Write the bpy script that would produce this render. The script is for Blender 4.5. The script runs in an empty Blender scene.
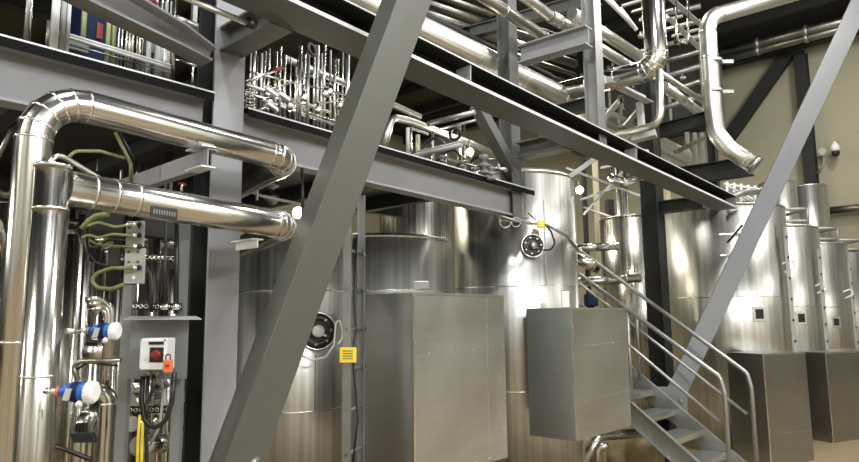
import bpy, math, random
from mathutils import Vector as V, Matrix
random.seed(7)
C = bpy.context.scene.collection
# ------------------------------------------------------------------ camera
F = 650.0; HC = 1.6
YAW = math.radians(42.7); PITCH = math.atan(86/650.); ROLL = math.radians(-0.6)
fw = V((math.cos(YAW), math.sin(YAW), 0)); rt = V((math.sin(YAW), -math.cos(YAW), 0)); up = V((0, 0, 1))
fwd = fw*math.cos(PITCH)+up*math.sin(PITCH); upc = up*math.cos(PITCH)-fw*math.sin(PITCH)
rt2 = rt*math.cos(ROLL)+upc*math.sin(ROLL); up2 = upc*math.cos(ROLL)-rt*math.sin(ROLL)
# roll: horizon rises slightly to the right
O = V((0, 0, HC))
cam = bpy.data.cameras.new('camera'); co = bpy.data.objects.new('camera', cam); C.objects.link(co)
cam.sensor_width = 36; cam.lens = F*36/859.; cam.clip_start = 0.05
M = Matrix((rt2, up2, -fwd)).transposed().to_4x4(); M.translation = O
co.matrix_world = M
bpy.context.scene.camera = co
def ray(px, py):
    return rt2*((px-429.5)/F)+up2*((231-py)/F)+fwd
def P(px, py, d):
    r = ray(px, py); return O+r*(d/r.dot(fw))
def PX(px, py, x): r = ray(px, py); return O+r*(x/r.x)
def PY(px, py, y): r = ray(px, py); return O+r*(y/r.y)
def PZ(px, py, z): r = ray(px, py); return O+r*((z-HC)/r.z)
def flat(p, z): return V((p.x, p.y, z))

# ------------------------------------------------------------------ materials
MT = {}
def newmat(name):
    m = bpy.data.materials.new(name); m.use_nodes = True
    nt = m.node_tree; b = nt.nodes['Principled BSDF']; MT[name] = m
    return m, nt, b
def N(nt, t, **k):
    n = nt.nodes.new(t)
    for a, v in k.items():
        if a in n.inputs: n.inputs[a].default_value = v
        else: setattr(n, a, v)
    return n
def paint(name, col, rough=.45, var=.12, metal=0, scale=6, bump=.02, spec=.5):
    m, nt, b = newmat(name); L = nt.links
    tc = N(nt, 'ShaderNodeTexCoord'); n = N(nt, 'ShaderNodeTexNoise', Scale=scale, Detail=6.0)
    L.new(tc.outputs['Object'], n.inputs['Vector'])
    r = N(nt, 'ShaderNodeMapRange'); r.inputs['To Min'].default_value = 1-var; r.inputs['To Max'].default_value = 1+var
    L.new(n.outputs['Fac'], r.inputs['Value'])
    mx = N(nt, 'ShaderNodeVectorMath', operation='SCALE'); mx.inputs[0].default_value = col
    L.new(r.outputs['Result'], mx.inputs['Scale']); L.new(mx.outputs[0], b.inputs['Base Color'])
    r2 = N(nt, 'ShaderNodeMapRange'); r2.inputs['To Min'].default_value = max(.05, rough-.1); r2.inputs['To Max'].default_value = rough+.1
    L.new(n.outputs['Fac'], r2.inputs['Value']); L.new(r2.outputs['Result'], b.inputs['Roughness'])
    b.inputs['Metallic'].default_value = metal; b.inputs['Specular IOR Level'].default_value = spec
    if bump:
        n2 = N(nt, 'ShaderNodeTexNoise', Scale=scale*12, Detail=3.0); L.new(tc.outputs['Object'], n2.inputs['Vector'])
        bp = N(nt, 'ShaderNodeBump', Strength=bump*6, Distance=.01); L.new(n2.outputs['Fac'], bp.inputs['Height'])
        L.new(bp.outputs['Normal'], b.inputs['Normal'])
    return m
def steel(name, col=(.62, .61, .57), rough=.24, ku=9., kv=.35, bump=.35, dist=.02, var=.18):
    """stainless cladding: streaks run along the length of the UV map"""
    m, nt, b = newmat(name); L = nt.links
    uv = N(nt, 'ShaderNodeUVMap'); mp = N(nt, 'ShaderNodeMapping'); mp.inputs['Scale'].default_value = (ku, kv, 1)
    L.new(uv.outputs['UV'], mp.inputs['Vector'])
    oi = N(nt, 'ShaderNodeObjectInfo')
    n = N(nt, 'ShaderNodeTexNoise', Scale=1.0, Detail=2.0); n.noise_dimensions = '4D'
    ml = N(nt, 'ShaderNodeMath', operation='MULTIPLY'); ml.inputs[1].default_value = 37
    L.new(oi.outputs['Random'], ml.inputs[0]); L.new(ml.outputs[0], n.inputs['W'])
    L.new(mp.outputs['Vector'], n.inputs['Vector'])
    bp = N(nt, 'ShaderNodeBump', Strength=bump, Distance=dist); L.new(n.outputs['Fac'], bp.inputs['Height'])
    # dents / oil canning
    n3 = N(nt, 'ShaderNodeTexNoise', Scale=3.0, Detail=1.0); tc = N(nt, 'ShaderNodeTexCoord'); L.new(tc.outputs['Object'], n3.inputs['Vector'])
    bp2 = N(nt, 'ShaderNodeBump', Strength=.12, Distance=.03); L.new(n3.outputs['Fac'], bp2.inputs['Height']); L.new(bp.outputs['Normal'], bp2.inputs['Normal'])
    L.new(bp2.outputs['Normal'], b.inputs['Normal'])
    n2 = N(nt, 'ShaderNodeTexNoise', Scale=1.0, Detail=5.0); mp2 = N(nt, 'ShaderNodeMapping'); mp2.inputs['Scale'].default_value = (ku*8, kv*2, 1)
    L.new(uv.outputs['UV'], mp2.inputs['Vector']); L.new(mp2.outputs['Vector'], n2.inputs['Vector'])
    r = N(nt, 'ShaderNodeMapRange'); r.inputs['From Min'].default_value = .3; r.inputs['From Max'].default_value = .7
    r.inputs['To Min'].default_value = 1-var; r.inputs['To Max'].default_value = 1+var
    L.new(n2.outputs['Fac'], r.inputs['Value'])
    mx = N(nt, 'ShaderNodeVectorMath', operation='SCALE'); mx.inputs[0].default_value = col
    L.new(r.outputs['Result'], mx.inputs['Scale']); L.new(mx.outputs[0], b.inputs['Base Color'])
    r2 = N(nt, 'ShaderNodeMapRange'); r2.inputs['To Min'].default_value = rough-.1; r2.inputs['To Max'].default_value = rough+.12
    L.new(n2.outputs['Fac'], r2.inputs['Value']); L.new(r2.outputs['Result'], b.inputs['Roughness'])
    b.inputs['Metallic'].default_value = 1
    return m
pipeM = steel('stainless_pipe', (.57, .565, .53), .2, 8, .5)
tankM = steel('stainless_tank', (.56, .55, .51), .25, 11, .12, .25, .03)
tankR = steel('stainless_tank_satin', (.61, .612, .585), .36, 12, .2, .25, .02)
tankS = steel('stainless_tank_matt', (.74, .74, .71), .47, 10, .2, .2, .02)
thinM = steel('stainless_tube', (.62, .61, .56), .25, 3, 1.0)
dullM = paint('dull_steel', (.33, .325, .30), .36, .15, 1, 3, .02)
def brushed(name, col, rough, sc=(2, 2, 90)):
    m, nt, b = newmat(name); L = nt.links
    tc = N(nt, 'ShaderNodeTexCoord'); mp = N(nt, 'ShaderNodeMapping'); mp.inputs['Scale'].default_value = sc
    L.new(tc.outputs['Object'], mp.inputs['Vector'])
    n = N(nt, 'ShaderNodeTexNoise', Scale=1.0, Detail=6.0); L.new(mp.outputs['Vector'], n.inputs['Vector'])
    n2 = N(nt, 'ShaderNodeTexNoise', Scale=1.6, Detail=3.0); L.new(tc.outputs['Object'], n2.inputs['Vector'])
    ad = N(nt, 'ShaderNodeMath', operation='ADD'); L.new(n.outputs['Fac'], ad.inputs[0]); L.new(n2.outputs['Fac'], ad.inputs[1])
    rr = N(nt, 'ShaderNodeMapRange'); rr.inputs['From Min'].default_value = .6; rr.inputs['From Max'].default_value = 1.4
    rr.inputs['To Min'].default_value = .88; rr.inputs['To Max'].default_value = 1.08; L.new(ad.outputs[0], rr.inputs['Value'])
    mx = N(nt, 'ShaderNodeVectorMath', operation='SCALE'); mx.inputs[0].default_value = col
    L.new(rr.outputs['Result'], mx.inputs['Scale']); L.new(mx.outputs[0], b.inputs['Base Color'])
    r2 = N(nt, 'ShaderNodeMapRange'); r2.inputs['To Min'].default_value = rough-.14; r2.inputs['To Max'].default_value = rough+.16
    L.new(n2.outputs['Fac'], r2.inputs['Value']); L.new(r2.outputs['Result'], b.inputs['Roughness'])
    bp = N(nt, 'ShaderNodeBump', Strength=.05, Distance=.01); L.new(n.outputs['Fac'], bp.inputs['Height'])
    bp2 = N(nt, 'ShaderNodeBump', Strength=.25, Distance=.05); L.new(n2.outputs['Fac'], bp2.inputs['Height']); L.new(bp.outputs['Normal'], bp2.inputs['Normal'])
    L.new(bp2.outputs['Normal'], b.inputs['Normal']); b.inputs['Metallic'].default_value = 1
    return m
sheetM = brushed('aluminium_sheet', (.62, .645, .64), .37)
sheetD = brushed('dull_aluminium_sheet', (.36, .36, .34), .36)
seamM = paint('bright_seam', (.85, .84, .80), .25, .05, 1, 4, 0)
galvM = paint('galvanised_steel', (.33, .34, .33), .42, .15, .8, 9, .02)
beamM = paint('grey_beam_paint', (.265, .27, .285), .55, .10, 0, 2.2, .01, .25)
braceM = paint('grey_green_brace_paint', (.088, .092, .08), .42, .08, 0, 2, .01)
shadeM = paint('shaded_beam_paint', (.115, .12, .115), .55, .10, 0, 2.2, .01, .25)  # beam paint darkened: shade of high members and undersides put into the colour
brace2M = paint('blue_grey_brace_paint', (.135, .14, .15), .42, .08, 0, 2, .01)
shadowM = paint('painted_shade_black', (.008, .008, .008), .8, .1, 0, 3, 0, .05)  # black standing in for shade on webs and under top flanges
edgeM = paint('lit_edge_and_rail_pale', (.62, .63, .64), .35, .08, 0, 4, 0)  # pale tone for painted highlights on beam edges, also the lid rails
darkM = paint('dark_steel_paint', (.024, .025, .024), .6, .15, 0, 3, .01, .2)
lightM = paint('pale_grey_paint', (.38, .39, .385), .4, .08, 0, 4, .01)
panelM = paint('panel_grey_paint', (.17, .18, .18), .5, .1, 0, 4, .01)
plateM = paint('junction_plate_grey', (.34, .34, .31), .5, .1, 0, 8, .01)
blackM = paint('black_rubber', (.012, .012, .012), .4, .2, 0, 10, .01)
blueM = paint('blue_enamel', (.015, .09, .35), .3, .08, 0, 6, 0)
navyM = paint('navy_panel', (.006, .014, .05), .5, .1, 0, 6, 0, .15)
redM = paint('red_plastic', (.2, .018, .012), .4, .1, 0, 6, 0)
orangeM = paint('orange_tag', (.7, .15, .05), .5, .05, 0, 8, 0)
yellowM = paint('yellow_plastic', (.75, .58, .04), .5, .08, 0, 8, 0)
ygM = paint('yellow_green_sleeve', (.27, .30, .13), .5, .25, 0, 14, 0)
oliveM = paint('olive_hose', (.13, .14, .05), .45, .25, 0, 14, 0)
whiteM = paint('white_plastic', (.72, .73, .72), .4, .05, 0, 8, 0)
creamM = paint('cream_panel', (.50, .46, .32), .7, .1, 0, 1, .01)
strawM = paint('tan_insulation', (.38, .30, .17), .8, .25, 0, 9, .05)
floorM = paint('floor_concrete', (.25, .19, .11), .5, .22, 0, .8, .02)
wallM = paint('wall_cream', (.34, .325, .24), .8, .08, 0, .25, .005)
wallP = paint('wall_pale', (.62, .62, .57), .8, .08, 0, .25, .005)
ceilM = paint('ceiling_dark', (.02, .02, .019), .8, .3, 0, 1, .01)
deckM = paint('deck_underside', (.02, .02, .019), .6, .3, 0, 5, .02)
def emis(name, col, s):
    m, nt, b = newmat(name); b.inputs['Emission Color'].default_value = (*col, 1); b.inputs['Emission Strength'].default_value = s
    return m
lampM = emis('lamp_lens', (1, .93, .78), 60)

# ------------------------------------------------------------------ mesh builder
def basis(ax, hint=V((0, 0, 1))):
    z = ax.normalized(); 
    if abs(z.dot(hint.normalized())) > .98: hint = V((1, 0, 0))
    x = (hint-z*hint.dot(z)).normalized(); y = z.cross(x)
    return x, y, z
class MB:
    def __init__(s): s.v = []; s.f = []; s.uv = []; s.sm = []
    def face(s, idx, uv=None, smooth=False):
        s.f.append(idx); s.uv.append(uv or [(0, 0)]*len(idx)); s.sm.append(smooth)
    def box(s, c, a, b, h):
        """centre and three half-axis vectors"""
        n = len(s.v); c = V(c); a = V(a); b = V(b); h = V(h)
        if a.cross(b).dot(h) < 0: a, b = b, a
        for k in (-1, 1):
            for (i, j) in ((-1, -1), (1, -1), (1, 1), (-1, 1)): s.v.append(c+a*i+b*j+h*k)
        for q in ((3, 2, 1, 0), (4, 5, 6, 7), (0, 1, 5, 4), (1, 2, 6, 5), (2, 3, 7, 6), (3, 0, 4, 7)):
            s.face([n+t for t in q], [(0, 0), (1, 0), (1, 1), (0, 1)])
        return s
    def abox(s, x0, x1, y0, y1, z0, z1):
        return s.box(((x0+x1)/2, (y0+y1)/2, (z0+z1)/2), ((x1-x0)/2, 0, 0), (0, (y1-y0)/2, 0), (0, 0, (z1-z0)/2))
    def prism(s, poly, off):
        """polygon (3D points) extruded by off"""
        n = len(s.v); k = len(poly); off = V(off)
        for p in poly: s.v.append(V(p))
        for p in poly: s.v.append(V(p)+off)
        s.face([n+i for i in range(k)][::-1]); s.face([n+k+i for i in range(k)])
        for i in range(k):
            j = (i+1) % k; s.face([n+i, n+j, n+k+j, n+k+i])
        return s
    def beam(s, prof, p0, p1, hint=V((0, 0, 1))):
        p0 = V(p0); p1 = V(p1); x, y, z = basis(p1-p0, V(hint))   # x = up-ish, y = side
        poly = [p0+y*a+x*b for a, b in prof]
        return s.prism(poly, p1-p0)
    def tube(s, pts, r, bend=0, seg=20, nb=6, cap=True, r1=None, smooth=True):
        pts = [V(p) for p in pts]
        path = [pts[0]]
        for i in range(1, len(pts)-1):
            a, b, c = pts[i-1], pts[i], pts[i+1]
            u = (a-b); w = (c-b); lu = u.length; lw = w.length
            if lu < 1e-6 or lw < 1e-6: continue
            u.normalize(); w.normalize(); ang = u.angle(w)
            if bend <= 0 or ang > 3.1: path.append(b); continue
            t = bend/math.tan(ang/2); t = min(t, lu*.49 if i > 1 else lu*.95, lw*.49 if i < len(pts)-2 else lw*.95)
            rr = t*math.tan(ang/2); bis = (u+w).normalized(); cen = b+bis*(rr/math.sin(ang/2))
            s0 = b+u*t; e0 = b+w*t; v0 = s0-cen; v1 = e0-cen; tot = v0.angle(v1); axis = v0.cross(v1).normalized()
            for k in range(nb+1): path.append(cen+Matrix.Rotation(tot*k/nb, 3, axis) @ v0)
        path.append(pts[-1])
        m = len(path); tang = []
        for i in range(m):
            d = V((0, 0, 0))
            if i > 0: d += (path[i]-path[i-1]).normalized()
            if i < m-1: d += (path[i+1]-path[i]).normalized()
            if d.length < 1e-6: d = path[min(i+1, m-1)]-path[max(0, i-1)]
            tang.append(d.normalized())
        x, y, z = basis(tang[0]); n0 = len(s.v); ln = 0; lens = []
        for i in range(m):
            if i:
                ln += (path[i]-path[i-1]).length
                q = tang[i-1].rotation_difference(tang[i]); x = q @ x
                x = (x-tang[i]*x.dot(tang[i])).normalized(); 
            y = tang[i].cross(x); lens.append(ln)
            rr = r if r1 is None else r+(r1-r)*i/(m-1)
            k = 1.0
            if 0 < i < m-1:
                c = (path[i]-path[i-1]).normalized().dot((path[i+1]-path[i]).normalized()); k = 1/max(.5, math.cos(math.acos(max(-1, min(1, c)))/2))
            for j in range(seg):
                a = 2*math.pi*j/seg; s.v.append(path[i]+(x*math.cos(a)+y*math.sin(a))*rr*(1+(k-1)*.5))
        for i in range(m-1):
            for j in range(seg):
                j2 = (j+1) % seg; a = n0+i*seg
                s.face([a+j, a+j2, a+seg+j2, a+seg+j], [(j/seg, lens[i]), ((j+1)/seg, lens[i]), ((j+1)/seg, lens[i+1]), (j/seg, lens[i+1])], smooth)
        if cap:
            s.face([n0+j for j in range(seg)][::-1]); s.face([n0+(m-1)*seg+j for j in range(seg)])
        s.path = path; s.tang = tang
        return s
    def cyl(s, p0, p1, r, r1=None, seg=20): return s.tube([p0, p1], r, seg=seg, r1=r1)
    def lathe(s, c, ax, prof, seg=32, hint=V((0, 0, 1)), smooth=True):
        """prof: (radius, height along ax) from bottom to top"""
        x, y, z = basis(V(ax), hint); c = V(c); n0 = len(s.v); m = len(prof); ln = 0; lens = [0]
        for i in range(1, m): ln += math.hypot(prof[i][0]-prof[i-1][0], prof[i][1]-prof[i-1][1]); lens.append(ln)
        for (r, h) in prof:
            for j in range(seg):
                a = 2*math.pi*j/seg; s.v.append(c+z*h+(x*math.cos(a)+y*math.sin(a))*max(r, 1e-4))
        for i in range(m-1):
            for j in range(seg):
                j2 = (j+1) % seg; a = n0+i*seg
                s.face([a+j, a+j2, a+seg+j2, a+seg+j], [(j/seg, lens[i]), ((j+1)/seg, lens[i]), ((j+1)/seg, lens[i+1]), (j/seg, lens[i+1])], smooth)
        s.face([n0+j for j in range(seg)][::-1]); s.face([n0+(m-1)*seg+j for j in range(seg)])
        return s
    def ring(s, c, ax, R, r, seg=36, k=8):
        x, y, z = basis(V(ax)); c = V(c); n0 = len(s.v)
        for i in range(seg):
            a = 2*math.pi*i/seg; d = x*math.cos(a)+y*math.sin(a)
            for j in range(k):
                b = 2*math.pi*j/k; s.v.append(c+d*(R+r*math.cos(b))+z*r*math.sin(b))
        for i in range(seg):
            for j in range(k):
                a = n0+i*k; b = n0+((i+1) % seg)*k; j2 = (j+1) % k
                s.face([a+j, b+j, b+j2, a+j2], None, True)
        return s
    def build(s, name, mat, parent=None, loc=None, bevel=0):
        if loc is None: loc = parent['_l'] if parent is not None and '_l' in parent else None
        me = bpy.data.meshes.new(name)
        if parent is not None: L = ORG[parent.name]
        else:
            xs = [v.x for v in s.v]; ys = [v.y for v in s.v]; zs = [v.z for v in s.v]
            L = V(((min(xs)+max(xs))/2, (min(ys)+max(ys))/2, min(zs)))
        me.from_pydata([tuple(v-L) for v in s.v], [], s.f); me.materials.append(mat)
        ul = me.uv_layers.new(name='UVMap'); i = 0
        flat_uv = []
        for u in s.uv:
            for t in u: flat_uv.extend(t)
        ul.data.foreach_set('uv', flat_uv)
        me.polygons.foreach_set('use_smooth', s.sm); me.validate(); me.update()
        o = bpy.data.objects.new(name, me); C.objects.link(o)
        if parent is not None: o.parent = parent
        else: o.location = L
        ORG[o.name] = L
        if bevel:
            b = o.modifiers.new('bevel', 'BEVEL'); b.width = bevel; b.segments = 2; b.limit_method = 'ANGLE'; b.angle_limit = math.radians(50)
        return o
ORG = {}
def tag(o, label, cat, group=None, kind=None):
    o['label'] = label; o['category'] = cat
    if group: o['group'] = group
    if kind: o['kind'] = kind
    return o
def thing(name, loc, label, cat, group=None):
    o = bpy.data.objects.new(name, None); C.objects.link(o); o.location = loc; o.empty_display_size = .1
    ORG[o.name] = V(loc); return tag(o, label, cat, group)
def struct(name, mb, mat):
    o = mb.build(name, mat); o['kind'] = 'structure'; return o
# beam sections: (side, up) polygons
def I(h, w, tf=.014, tw=.01):
    H = h/2; W = w/2; t = tw/2
    return [(-W, -H), (W, -H), (W, -H+tf), (t, -H+tf), (t, H-tf), (W, H-tf), (W, H), (-W, H), (-W, H-tf), (-t, H-tf), (-t, -H+tf), (-W, -H+tf)]
def I2(h, wt, wb, tf=.014, tw=.01):
    H = h/2; W = wb/2; T = wt/2; t = tw/2
    return [(-W, -H), (W, -H), (W, -H+tf), (t, -H+tf), (t, H-tf), (T, H-tf), (T, H), (-T, H), (-T, H-tf), (-t, H-tf), (-t, -H+tf), (-W, -H+tf)]
def U(h, w, t=.008):   # channel, open to +side
    H = h/2; return [(0, -H), (w, -H), (w, -H+t), (t, -H+t), (t, H-t), (w, H-t), (w, H), (0, H)]
def LA(a, t=.006): return [(0, 0), (a, 0), (a, t), (t, t), (t, a), (0, a)]
def R(a, b): return [(-a/2, -b/2), (a/2, -b/2), (a/2, b/2), (-a/2, b/2)]
Z = V((0, 0, 1)); X = V((1, 0, 0)); Y = V((0, 1, 0))

# ================================================================== SETTING
XW = 17.5; YW = 17.0; ZC = 8.4
struct('floor', MB().abox(-9, XW+.2, -9, YW+.2, -.1, 0), floorM)
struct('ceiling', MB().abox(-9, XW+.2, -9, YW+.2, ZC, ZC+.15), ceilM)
struct('wall_right', MB().abox(XW, XW+.2, -9, YW, 0, ZC), wallM)
struct('wall_back', MB().abox(-9, XW, YW, YW+.2, 0, ZC), wallM)
struct('wall_left', MB().abox(-9.2, -9, -9, YW, 0, ZC), wallP)
struct('wall_front', MB().abox(-9, XW, -9.2, -9, 0, ZC), wallP)

def single(name, mb, mat, label, cat, group=None, bevel=0, kind=None):
    return tag(mb.build(name, mat, bevel=bevel), label, cat, group, kind)

# roof purlins along Y under the ceiling
for i in range(9):
    x = 3+i*1.75
    single('roof_purlin', MB().beam(I(.3, .15), (x, -4, ZC-.15), (x, YW, ZC-.15)), darkM,
           'dark steel purlin running under the black ceiling', 'roof beam', 'roof purlins')
# steelwork on the right wall
p = PX(800, 48, XW-.15)
single('wall_or_added_column', MB().beam(I(.3, .25), (XW-.16, p.y, 0), (XW-.16, p.y, 7.9), X), darkM,
       'dark steel column standing against the cream right wall', 'column')
a = PX(726, 142, XW-.2); b = PX(789, 52, XW-.2)
single('wall_brace', MB().beam(R(.3, .18), a, b, X), darkM, 'dark diagonal wall brace rising to the right on the cream wall', 'brace')
a = PX(690, 66, XW-.5); b = PX(905, 8, XW-.5)
single('eaves_beam', MB().beam(I(.55, .3), a, b), darkM, 'dark horizontal eaves beam along top of the cream wall', 'beam')
for k, (ya, yb, r, lb) in enumerate(((53, 20, .13, 'upper'), (60, 30, .10, 'lower'))):
    a = PX(722, ya, XW-1.1); b = PX(930, ya-(208)*.262, XW-1.1)
    t = thing('roof_pipe', (a+b)/2, f'{lb} of the two long tubes running below the eaves beam at top right', 'pipe')
    MB().tube([a, b], r, seg=16).build('pipe_run', dullM, t)
    for f in (.2, .45, .7):
        q = a.lerp(b, f); MB().cyl(q-(b-a).normalized()*.04, q+(b-a).normalized()*.04, r*1.15).build('clamp', galvM, t)
# pipe along the wall at right, below
a = PX(828, 211, XW-.2); b = PX(905, 203, XW-.2)
single('wall_pipe', MB().tube([a, b], .09), dullM, 'horizontal grey pipe on the cream wall right of the tall tanks', 'pipe')
ya = PX(704, 60, 15.5).y; yb_ = PX(560, 60, 15.5).y; z0_ = PX(690, 122, 15.5).z
t = thing('dark_backdrop', (15.8, (ya+yb_)/2, z0_), 'added dark rectangular backdrop box behind the top right pipe rack', 'backdrop')
MB().abox(15.3, 16.6, ya, yb_, z0_, 8.1).build('backdrop_box', darkM, t)  # dark box added as backdrop to darken the gaps between the pipes
for i in range(6):
    yy = ya+(yb_-ya)*i/5; MB().abox(15.25, 16.65, yy-.03, yy+.03, z0_-.05, 8.15).build('backdrop_rib', panelM, t)
# camera dome
p = PX(835, 144, XW-.3)
t = thing('security_camera', p, 'white dome security camera mounted high on the cream wall', 'camera')
MB().lathe(p-Z*.2, Z, [(.04, 0), (.08, .03), (.10, .08), (.10, .13), (.07, .19), (.03, .26)]).build('housing', whiteM, t)
MB().lathe(p-Z*.2, Z, [(.01, -.10), (.05, -.085), (.08, -.03), (.08, .03)]).build('dome', blackM, t)
MB().cyl(p+Z*.05, p+X*.3+Z*.1, .025).build('arm', lightM, t)
p = PX(822, 152, XW-.2)
t = thing('wall_lamp', p, 'small round wall lamp beside the dark column with looped cable', 'lamp')
MB().lathe(p, -X+V((0, -.4, -.3)), [(.04, -.06), (.09, 0), (.10, .05), (.06, .06)]).build('lamp_head', lightM, t)
MB().tube([PX(820, 153, XW-.15), PX(826, 160, XW-.15), PX(818, 172, XW-.15), PX(812, 176, XW-.1)], .02, .3, 8).build('cable', dullM, t)

# ================================================================== MAIN FRAME
Y1 = 3.2; Y2 = 2.5
def colx(px, Yp, y=250): return PY(px, y, Yp).x
XC0 = colx(215, Y1); XC1 = colx(513, Y1); XC2 = colx(655, Y1); XC3 = 4.0
ZB = PY(505, 200, Y1).z     # lower beam mid level
def column(name, x, y, z0, z1, w, label, mat=beamM, hint=X, base=True, grp=None):
    t = thing(name, (x, y, z0), label, 'column', grp)
    MB().beam(I(w, w, .014, .01), (x, y, z0), (x, y, z1), hint).build('shaft', mat, t, bevel=.002)
    if base:
        b = MB().box((x, y, z0+.01), (w*.8, 0, 0), (0, w*.8, 0), (0, 0, .01)).build('base_plate', mat, t)
    return t
# H column: flanges facing the viewer's right (-Y)
c0 = thing('steel_column', (XC0, Y1, 0), 'wide grey H-section column between the control panel and the brown tank', 'column')
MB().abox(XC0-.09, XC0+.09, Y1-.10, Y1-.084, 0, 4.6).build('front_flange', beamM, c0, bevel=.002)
MB().abox(XC0-.09, XC0+.09, Y1+.084, Y1+.10, 0, 4.6).build('rear_flange', darkM, c0, bevel=.002)  # rear flange and web darkened: shade inside the H is in the colour
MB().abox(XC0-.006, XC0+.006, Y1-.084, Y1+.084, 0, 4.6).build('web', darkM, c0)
MB().abox(XC0-.15, XC0+.15, Y1-.15, Y1+.15, 0, .02).build('base_plate', beamM, c0)
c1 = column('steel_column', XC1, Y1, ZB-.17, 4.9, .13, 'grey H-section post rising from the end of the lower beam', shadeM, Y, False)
MB().box((XC1, Y1, ZB-.165), (.08, 0, 0), (0, .08, 0), (0, 0, .008)).build('end_plate', beamM, c1)
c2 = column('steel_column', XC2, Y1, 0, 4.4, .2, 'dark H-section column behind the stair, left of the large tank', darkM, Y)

# lower long beam (two lengths either side of the wide column)
def beam_thing(name, p0, p1, h, w, label, mat=beamM, hint=Z, stiff=(), tf=.014, wt=None, darkweb=False):
    mid = (V(p0)+V(p1))/2
    t = thing(name, mid, label, 'beam')
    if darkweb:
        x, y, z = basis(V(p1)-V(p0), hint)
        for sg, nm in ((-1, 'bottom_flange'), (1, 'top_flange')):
            MB().beam(R(w, tf), V(p0)+x*sg*(h/2-tf/2), V(p1)+x*sg*(h/2-tf/2), hint).build(nm, shadeM if sg < 0 else darkM, t, bevel=.002)  # flanges darkened so their undersides carry painted shade
        MB().beam(R(.01, h-2*tf), p0, p1, hint).build('web', shadowM, t)  # web blacked out to paint in the shade below the top flange
        MB().beam(R(.004, .020), V(p0)-x*(h/2-tf/2)+y*(w/2+.002), V(p1)-x*(h/2-tf/2)+y*(w/2+.002), hint).build('lit_edge_strip', edgeM, t)  # pale strip painting the light along the bottom flange edge
        MB().beam(R(.004, .008), V(p0)+x*(h/2-tf/2)+y*(w/2+.002), V(p1)+x*(h/2-tf/2)+y*(w/2+.002), hint).build('lit_edge_strip', edgeM, t)  # thin painted highlight along the top flange
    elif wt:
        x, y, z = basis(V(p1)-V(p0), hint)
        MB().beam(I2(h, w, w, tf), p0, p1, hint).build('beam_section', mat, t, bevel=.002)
        MB().beam(R(wt, .012), V(p0)+x*(h/2+.006), V(p1)+x*(h/2+.006), hint).build('top_flange', shadowM, t)  # black flange: shade of its underside put into the colour
        MB().beam(R(.004, .040), V(p0)+x*(h/2-.018)+y*(wt/2), V(p1)+x*(h/2-.018)+y*(wt/2), hint).build('shade_strip', shadowM, t)  # added black strip drawing the shadow band under the top flange
        MB().beam(R(.005, .008), V(p0)+x*(h/2+.008)+y*(wt/2+.002), V(p1)+x*(h/2+.008)+y*(wt/2+.002), hint).build('lit_edge_strip', edgeM, t)  # added pale strip drawing the lit flange edge
    else: MB().beam(I(h, w, tf), p0, p1, hint).build('beam_section', mat, t, bevel=.002)
    x, y, z = basis(V(p1)-V(p0), hint)
    for f in stiff:
        q = V(p0).lerp(V(p1), f)
        for sg in (-1, 1):
            MB().box(q+y*sg*w/4, y*(w/4-.004), x*(h/2-tf), z*.006).build('stiffener', mat, t)
    return t
def mid(px, yt, yb, Yp): return (PY(px, yt, Yp)+PY(px, yb, Yp))/2
a = mid(-60, 17, 77, Y1); b = mid(205, 95, 141, Y1)
hL = .30
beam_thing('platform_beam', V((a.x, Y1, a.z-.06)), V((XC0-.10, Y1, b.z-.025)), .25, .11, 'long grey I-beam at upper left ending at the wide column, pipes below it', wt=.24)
a = mid(246, 108, 150, Y1); b = mid(523, 186, 219, Y1)
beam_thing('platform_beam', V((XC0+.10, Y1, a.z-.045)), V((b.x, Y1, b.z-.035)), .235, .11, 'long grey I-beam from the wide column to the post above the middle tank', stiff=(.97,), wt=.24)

# upper long beam in front (plane Y2)
def up_pt(px, yb): return PY(px, yb, Y2)
a = up_pt(150, -48)+Z*.065; b = up_pt(727, 210)+Z*.075
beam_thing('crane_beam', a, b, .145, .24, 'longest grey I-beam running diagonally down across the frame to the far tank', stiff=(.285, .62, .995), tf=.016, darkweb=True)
UB = (a, b)
def ub(px):   # point on the upper beam above a given pixel column
    lo, hi = 0., 1.
    for _ in range(30):
        m = (lo+hi)/2; q = UB[0].lerp(UB[1], m)-O; x = 429.5+F*q.dot(rt2)/q.dot(fwd)
        if x < px: lo = m
        else: hi = m
    return UB[0].lerp(UB[1], lo)
# stub beams between column line and upper beam
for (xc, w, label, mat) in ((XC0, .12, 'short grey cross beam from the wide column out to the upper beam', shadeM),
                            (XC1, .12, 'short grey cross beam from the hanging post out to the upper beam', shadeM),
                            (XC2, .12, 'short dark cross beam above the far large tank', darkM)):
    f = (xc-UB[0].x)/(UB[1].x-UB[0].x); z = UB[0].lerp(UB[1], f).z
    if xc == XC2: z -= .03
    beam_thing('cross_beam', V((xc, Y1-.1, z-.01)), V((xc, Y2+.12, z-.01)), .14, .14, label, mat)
# knee brace by the hanging post
a = PY(474, 108, Y1-.02); b = PY(512, 178, Y1-.02)
single('knee_brace', MB().beam(U(.1, .09, .008), a, b, Y), shadeM, 'grey channel knee brace leaning on the hanging post', 'brace', bevel=.002)
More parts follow.
